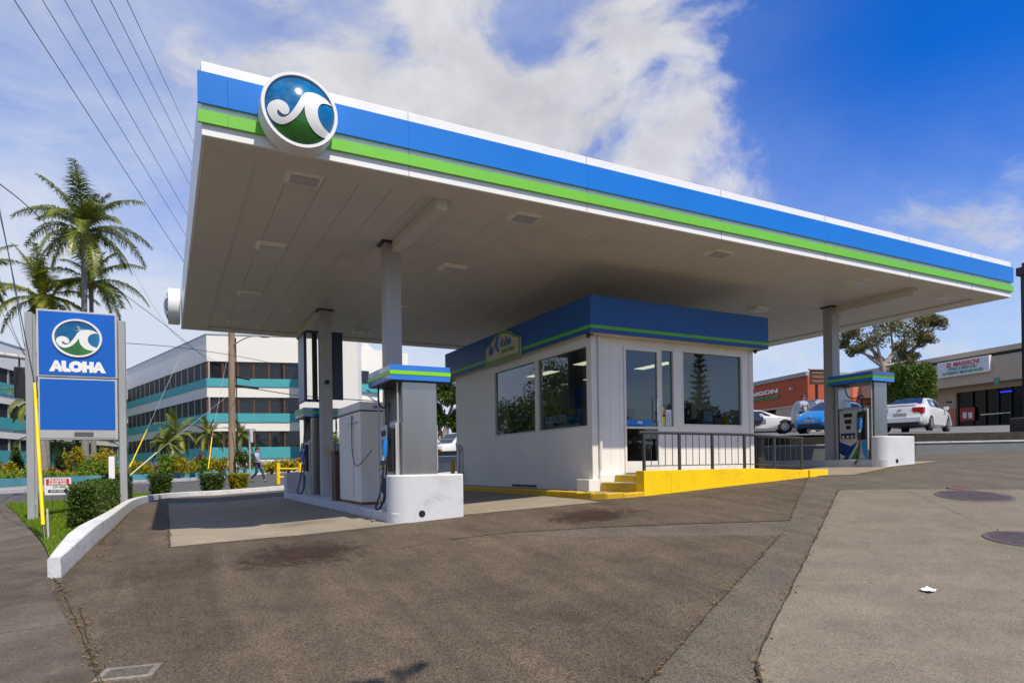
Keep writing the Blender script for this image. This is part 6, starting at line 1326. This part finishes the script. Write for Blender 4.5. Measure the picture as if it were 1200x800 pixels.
def person(lab, loc, rz, pose, shirt, trousers, H=1.65):
    t = empty('person', lab, 'person', loc, rz); s = H / 1.70; V = lambda x, y, z: (x * s, y * s, z * s)
    # +x forward, y left
    hipL, kneeL, ankL, toeL = pose['L']; hipR, kneeR, ankR, toeR = pose['R']; eL, wL = pose['aL']; eR, wR = pose['aR']
    J = [(V(0, 0, .95), (.13 * s, .10 * s)), (V(0, 0, 1.12), (.11 * s, .085 * s)), (V(.0, 0, 1.32), (.14 * s, .10 * s)), (V(0, 0, 1.42), (.07 * s, .06 * s)), (V(.01, 0, 1.50), .048 * s), (V(.03, 0, 1.57), (.07 * s, .08 * s)), (V(.02, 0, 1.645), (.07 * s, .075 * s)),
         (V(*hipL), .085 * s), (V(*kneeL), .055 * s), (V(*ankL), .035 * s), (V(*toeL), .03 * s), (V(*hipR), .085 * s), (V(*kneeR), .055 * s), (V(*ankR), .035 * s), (V(*toeR), .03 * s),
         (V(0, .17, 1.38), .05 * s), (V(*eL), .037 * s), (V(*wL), .026 * s), (V(0, -.17, 1.38), .05 * s), (V(*eR), .037 * s), (V(*wR), .026 * s)]
    E_ = [(0, 1), (1, 2), (2, 3), (3, 4), (4, 5), (5, 6), (0, 7), (7, 8), (8, 9), (9, 10), (0, 11), (11, 12), (12, 13), (13, 14), (2, 15), (15, 16), (16, 17), (2, 18), (18, 19), (19, 20)]
    # hands: palm, four fingers and a thumb grown from each wrist
    for wi, e, sd_ in ((17, eL, 1), (20, eR, -1)):
        w = Vector(J[wi][0]); el = Vector(V(*e)); d = (w - el).normalized(); pal = len(J); J.append((tuple(w + d * .05 * s), (.032 * s, .018 * s))); E_.append((wi, pal))
        lat = d.cross(Vector((0, sd_, 0))).normalized() if abs(d.y) < .9 else Vector((1, 0, 0))
        for f in range(4):
            k = len(J); off = lat * (.024 - .016 * f) * s; ln = (.032, .037, .034, .026)[f] * s
            J += [(tuple(w + d * .085 * s + off), .009 * s), (tuple(w + d * (.085 * s + ln) + off + Vector((0, -sd_ * .008, 0)) * s), .008 * s), (tuple(w + d * (.085 * s + ln * 1.7) + off + Vector((0, -sd_ * .02, 0)) * s), .007 * s)]; E_ += [(pal, k), (k, k + 1), (k + 1, k + 2)]
        k = len(J); J += [(tuple(w + d * .04 * s + lat * .045 * s), .010 * s), (tuple(w + d * .075 * s + lat * .06 * s), .008 * s)]; E_ += [(pal, k), (k, k + 1)]
    body = skin_obj('body', J, E_, 0, SKIN, t)
    g2 = 1.16; q = lambda i, f=g2: (J[i][0], tuple(x * f for x in J[i][1]) if isinstance(J[i][1], tuple) else J[i][1] * f)
    mid = lambda i, j, f: tuple(Vector(J[i][0]).lerp(Vector(J[j][0]), f))
    SJ = [(V(0, 0, .93), (.15 * s, .12 * s)), q(1), q(2), (V(0, 0, 1.42), (.09 * s, .075 * s)), q(15, 1.25), (mid(15, 16, .75), .052 * s), q(18, 1.25), (mid(18, 19, .75), .052 * s)]
    skin_obj('shirt', SJ, [(0, 1), (1, 2), (2, 3), (2, 4), (4, 5), (2, 6), (6, 7)], 1, shirt, t)
    TJ = [(V(0, 0, .96), (.14 * s, .11 * s)), q(7), q(8, 1.25), (mid(8, 9, .93), .048 * s), q(11), q(12, 1.25), (mid(12, 13, .93), .048 * s)]
    skin_obj('trousers', TJ, [(0, 1), (1, 2), (2, 3), (0, 4), (4, 5), (5, 6)], 0, trousers, t)
    for a, b_ in ((9, 10), (13, 14)): skin_obj('shoe', [(tuple(Vector(J[a][0]) - Vector((.03, 0, .03)) * s), .042 * s), (tuple(Vector(J[b_][0]) + Vector((.03, 0, 0))), .038 * s)], [(0, 1)], 0, SHOE, t)
    m = MB(); hc = Vector(V(.0, 0, 1.64)); m.sphere((hc.x - .015, 0, hc.z + .01), (.098 * s, .088 * s, .10 * s), 14, 10)
    m.v = [v for v in m.v]; m.sphere((hc.x - .085 * s, 0, hc.z - .03 * s), (.05 * s, .05 * s, .07 * s), 10, 8)
    m.build('hair', HAIR, t, smooth=60)
    m = MB(); m.sphere((.105 * s, 0, 1.595 * s), (.016 * s, .012 * s, .02 * s), 8, 6)
    for sg_ in (-1, 1): m.sphere((.0 * s, sg_ * .083 * s, 1.59 * s), (.02 * s, .01 * s, .03 * s), 8, 6)
    m.build('nose_and_ears', SKIN, t, smooth=60)
    m = MB()
    for sg_ in (-1, 1): m.sphere((.088 * s, sg_ * .032 * s, 1.615 * s), .010 * s, 8, 6)
    m.build('eyes', BLACK, t); B(.090 * s, .098 * s, -.022 * s, .022 * s, 1.558 * s, 1.564 * s).build('mouth', pm('lips', (.3, .08, .07), .5), t)
    return t
WALKP = {'L': ((0, .09, .90), (.20, .09, .50), (.30, .08, .09), (.43, .08, .06)), 'R': ((0, -.09, .90), (-.02, -.09, .48), (-.33, -.08, .17), (-.26, -.08, .05)), 'aL': ((-.10, .23, 1.13), (.02, .22, .92)), 'aR': ((.10, -.23, 1.12), (.26, -.18, 1.02))}
x, y = at(302, 31.6); pz = g(x, y); w_ = person('woman in light blue top and dark jeans walking along the street', (x, y, pz), yaw_px(1, -.1), WALKP, SHIRTL, JEAN, 1.66)
bg_ = empty('shoulder_bag', 'dark shoulder bag carried on the back of the walking woman', 'bag', (x, y, pz), yaw_px(1, -.1))
m = MB(); m.box(-.24, -.12, .05, .22, 1.05, 1.33); m.build('bag', NB_, bg_, bevel=.03); MB().tube(bez([(-.14, .1, 1.30), (-.05, .12, 1.45), (.08, .12, 1.34), (.05, .14, 1.15), (-.14, .14, 1.08)]), .012, 6).build('strap', NB_, bg_)
STND = {'L': ((0, .09, .90), (.02, .10, .50), (0, .11, .08), (.12, .13, .04)), 'R': ((0, -.09, .90), (.02, -.10, .50), (0, -.11, .08), (.12, -.13, .04)), 'aL': ((.08, .24, 1.12), (.26, .20, 1.10)), 'aR': ((.06, -.24, 1.14), (.25, -.16, 1.22))}
xx = (957 - 600) / F_PX * 30.5 * .985; l_ = lotpos(13.3, 29.75); person('man in pale plaid shirt standing beside the blue hatchback', l_, yaw_px(.4, -.9), STND, PLAID, JEAN, 1.75)

# ------------------------------------------------------------------ small things on the ground
IRON = pm('manhole_iron', (.11, .088, .095), .6, .3, 12, metal=.4, bump=1, bscale=60)
def on_ground(x, y, r, dz): 
    e = .05; zx = (g(x + e, y) - g(x - e, y)) / (2 * e); zy = (g(x, y + e) - g(x, y - e)) / (2 * e); return zx, zy
def disc(name, lab, x, y, r, mat, cat='manhole cover', grp='manhole covers in the concrete drive', dz=.012):
    t = empty(name, lab, cat, (0, 0, 0), 0, grp); zx, zy = on_ground(x, y, r, 0); z = g(x, y) + dz
    P = lambda a, rr, h: (x + rr * math.cos(a), y + rr * math.sin(a), z + h + zx * rr * math.cos(a) + zy * rr * math.sin(a)); n = 40
    m = MB(); m.add([P(2 * math.pi * i / n, r, .0) for i in range(n)] + [P(2 * math.pi * i / n, r, .006) for i in range(n)], [tuple(range(n, 2 * n))] + [(i, (i + 1) % n, n + (i + 1) % n, n + i) for i in range(n)]); m.build('lid', mat, t)
    m = MB(); rings = [[P(2 * math.pi * i / n, rr, h) for i in range(n)] for rr, h in ((r + .002, .009), (r + .04, .009), (r + .045, .0))]
    m.add(sum(rings, []), [(j * n + i, j * n + (i + 1) % n, (j + 1) * n + (i + 1) % n, (j + 1) * n + i) for j in range(2) for i in range(n)]); m.build('rim', pm('cover_rim', (.10, .085, .075), .7), t)
    if r > .3:
        m = MB()
        for i in range(-8, 9):
            for j in range(-8, 9):
                a, b = i * r / 9, j * r / 9
                if a * a + b * b < (r * .92) ** 2: zz = z + zx * a + zy * b + .006; m.add([(x + a - .016, y + b - .016, zz), (x + a + .016, y + b - .016, zz), (x + a + .016, y + b + .016, zz), (x + a - .016, y + b + .016, zz), (x + a, y + b, zz + .006)], [(0, 1, 4), (1, 2, 4), (2, 3, 4), (3, 0, 4)])
        m.build('tread_studs', IRON, t)
disc('manhole_cover', 'larger far round purple brown cover in the concrete drive', 9.77, -2.18, .43, IRON); disc('manhole_cover', 'nearer round cover cut by the right edge of the view', 7.45, -3.86, .34, IRON); disc('fill_cap', 'small reddish fill cap behind the far round cover', 10.35, -1.72, .15, pm('red_cap', (.16, .06, .045), .7), 'cap', None)
x, y = -.58, -2.84; z = g(x, y); uc = empty('utility_cover', 'small weathered concrete utility cover at the sidewalk edge', 'cover', (x, y, z), R(-18)); m = MB(); m.box(-.16, .16, -.1, .1, -.03, .016); m.build('frame', pave('old_concrete', (.22, .2, .17), .3, .4), uc); B(-.12, .12, -.06, .06, .0165, .02).build('lid', pave('old_lid', (.12, .105, .08), .3, .4), uc)
uc.rotation_euler = (R(5.2), R(-2.5), R(-18))
x, y = 4.84, -4.37; z = g(x, y) + .016; m = MB(); nx = 6; vs = [(x + i * .028, y + j * .045 + i * .004, z + g(x + i * .028, y + j * .045) - g(x, y) + .012 * math.sin(i * 1.1 + j) ** 2 + (.02 if i == 0 and j == 0 else 0)) for j in range(3) for i in range(nx)]
m.add(vs, [(j * nx + i, j * nx + i + 1, (j + 1) * nx + i + 1, (j + 1) * nx + i) for j in range(2) for i in range(nx - 1)]); o = m.build('paper_scrap', NOTE, smooth=60); tag(o, 'crumpled white paper scrap lying on the concrete drive', 'litter')
# seams filled with moss and leaf litter, scattered dry leaves
SEAM = pm('seam_dirt', (.045, .035, .018), .95, .5, 20); DRY = leafmat('dry_leaf', (.22, .11, .04), (.40, .26, .12), .15, 30); MOSS = leafmat('moss', (.10, .10, .01), (.16, .14, .03), .1, 30)
def seam(pts, w, seed):
    rnd = random.Random(seed); P = []
    for i in range(len(pts) - 1):
        a, b = Vector(pts[i]), Vector(pts[i + 1]); n = max(2, int((b - a).length / .12))
        for k in range(n): P.append(a.lerp(b, k / n) + Vector((rnd.gauss(0, .004), rnd.gauss(0, .004))))
    P.append(Vector(pts[-1])); m = MB(); vs = []
    for i, p in enumerate(P):
        t = (P[min(i + 1, len(P) - 1)] - P[max(i - 1, 0)]).normalized(); nn = Vector((-t.y, t.x)); ww = w * .6 * rnd.uniform(.3, 1.3)
        for s in (-1, 1): q = p + nn * s * ww; vs.append((q.x, q.y, g(q.x, q.y) + .0175))
    m.add(vs, [(2 * i, 2 * i + 1, 2 * i + 3, 2 * i + 2) for i in range(len(P) - 1)]); return m, P
sea = [([(5.6, -2.35), (3.26, -3.71), (1.98, -4.47), (.4, -5.35)], .008), ([(8.78, -.78), (2.71, -4.57), (2.45, -4.85), (3.2, -6)], .012), ([(6.33, -1.87), (9.6, .40)], .008), ([(4.18, -.9), (5.14, -1.31), (6.33, -1.87)], .005), ([(-.35, .85), (-.35, 5)], .012), ([(-.33, .84), (.74, .81), (2.1, .73)], .006), ([(-.70, -2.95), (-1.20, -.4), (-1.3, 0)], .010), ([(-.98, -1.2), (-.72, -2.95), (-1.05, -5)], .01), ([(-1.05, 1.5), (-1.0, 3), (-.99, 6.5)], .012), ([(3.25, .93), (3.9, .2)], .004), ([(2.0, -4.45), (1.6, -3.6), (.9, -3.1), (.5, -2.2)], .0025), ([(4.2, -.78), (3.5, -.1), (3.4, .6)], .003), ([(-.5, -2.0), (.4, -1.7), (1.0, -.9)], .002), ([(6.5, -1.9), (7.3, -1.6), (8.2, -.4)], .003), ([(9.7, -1.2), (7.3, -3.85), (5, -6.6)], .004), ([(10.3, -.8), (9.6, -.2)], .004)]
allm = MB(); lv = []; mo = []; rnd = random.Random(9); ms_ = MB()
for i, (pts, w) in enumerate(sea):
    m, P = seam(pts, w, i); allm.add(m.v, m.f)
    for p in P:
        for _ in range(rnd.choice((1, 2, 4, 8, 13)) if w >= .008 else rnd.choice((0, 0, 1))):
            q = (p.x + rnd.gauss(0, .028), p.y + rnd.gauss(0, .028)); (lv if rnd.random() < .72 else mo).append((q[0], q[1], g(*q) + .022))
for _ in range(260):
    x = rnd.uniform(-1.2, 8); y = rnd.uniform(-5.5, 1.2); lv.append((x, y, g(x, y) + .02))
for _ in range(200):
    q = rnd.random(); x = -1.05 + abs(rnd.gauss(0, .07)) * 1.0; y = .2 + 9 * q ** 1.4; (lv if rnd.random() < .5 else mo).append((x + .02, y, g(x, y) + .02))
o = allm.build('pavement_seams', SEAM); o['kind'] = 'structure'
o = leaf_mesh('dry_leaf_litter', lv, .032, DRY, None, .4, 3, 0); tag(o, 'scattered dry brown leaves along the pavement joints', 'leaf litter', kind='stuff')
# lay the leaves flat
for ob, h in ((o, .022),):
    co = np.empty(len(ob.data.vertices) * 3); ob.data.vertices.foreach_get('co', co); co = co.reshape(-1, 3); L3 = np.repeat(np.array(lv), 4, 0); co[:, 2] = L3[:, 2] + np.abs(co[:, 2] - L3[:, 2]) * .25; ob.data.vertices.foreach_set('co', co.ravel())
o = leaf_mesh('moss_tufts', mo, .022, MOSS, None, .5, 4, .6); tag(o, 'small moss tufts growing in the pavement joints', 'moss', kind='stuff')
# dark oily stains: thin worn films on the asphalt
def stain(x, y, rx, ry, seed, name='oil_stain', dens=.5):
    mat_ = bpy.data.materials.new('oil_film'); mat_.use_nodes = True; nt = mat_.node_tree; N = nt.nodes; L = nt.links; N.clear()
    out = N.new('ShaderNodeOutputMaterial'); p = N.new('ShaderNodeBsdfPrincipled'); p.inputs['Base Color'].default_value = (.035, .014, .007, 1); p.inputs['Roughness'].default_value = .8; tr = N.new('ShaderNodeBsdfTransparent'); ms = N.new('ShaderNodeMixShader')
    tc = N.new('ShaderNodeTexCoord'); n = N.new('ShaderNodeTexNoise'); n.inputs['Scale'].default_value = 6.5; n.inputs['Detail'].default_value = 12; n.inputs['Roughness'].default_value = .8; n.inputs['Distortion'].default_value = 1.2; L.new(tc.outputs['Object'], n.inputs['Vector'])
    ln = N.new('ShaderNodeVectorMath'); ln.operation = 'LENGTH'; L.new(tc.outputs['Object'], ln.inputs[0]) if False else None
    mp_ = N.new('ShaderNodeMapping'); mp_.inputs['Location'].default_value = (-x / rx, -y / ry, 0); mp_.inputs['Scale'].default_value = (1 / rx, 1 / ry, 0); L.new(tc.outputs['Object'], mp_.inputs[0]); L.new(mp_.outputs[0], ln.inputs[0])
    r_ = N.new('ShaderNodeMapRange'); r_.inputs[1].default_value = 0; r_.inputs[2].default_value = 1; r_.inputs[3].default_value = .26; r_.inputs[4].default_value = -.22; L.new(ln.outputs['Value'], r_.inputs[0])
    a = N.new('ShaderNodeMath'); a.operation = 'ADD'; L.new(n.outputs[0], a.inputs[0]); L.new(r_.outputs[0], a.inputs[1]); c = N.new('ShaderNodeMapRange'); c.inputs[1].default_value = .48; c.inputs[2].default_value = .74; c.inputs[4].default_value = dens; L.new(a.outputs[0], c.inputs[0])
    L.new(c.outputs[0], ms.inputs[0]); L.new(tr.outputs[0], ms.inputs[1]); L.new(p.outputs[0], ms.inputs[2]); L.new(ms.outputs[0], out.inputs[0])
    m = sheet([(x + rx * math.cos(a_ * .3927) * 1.05, y + ry * math.sin(a_ * .3927) * 1.05) for a_ in range(16)], .016 + seed * .001); struct(m.build(name, mat_))
stain(.85, -.30, 1.15, 1.05, 0, dens=.95); stain(4.55, -.28, 1.25, .8, 1, dens=.95); stain(-.4, -.3, 1.0, 1.4, 2, dens=.22); stain(1.3, 2.1, 1.0, .8, 3, dens=.18)
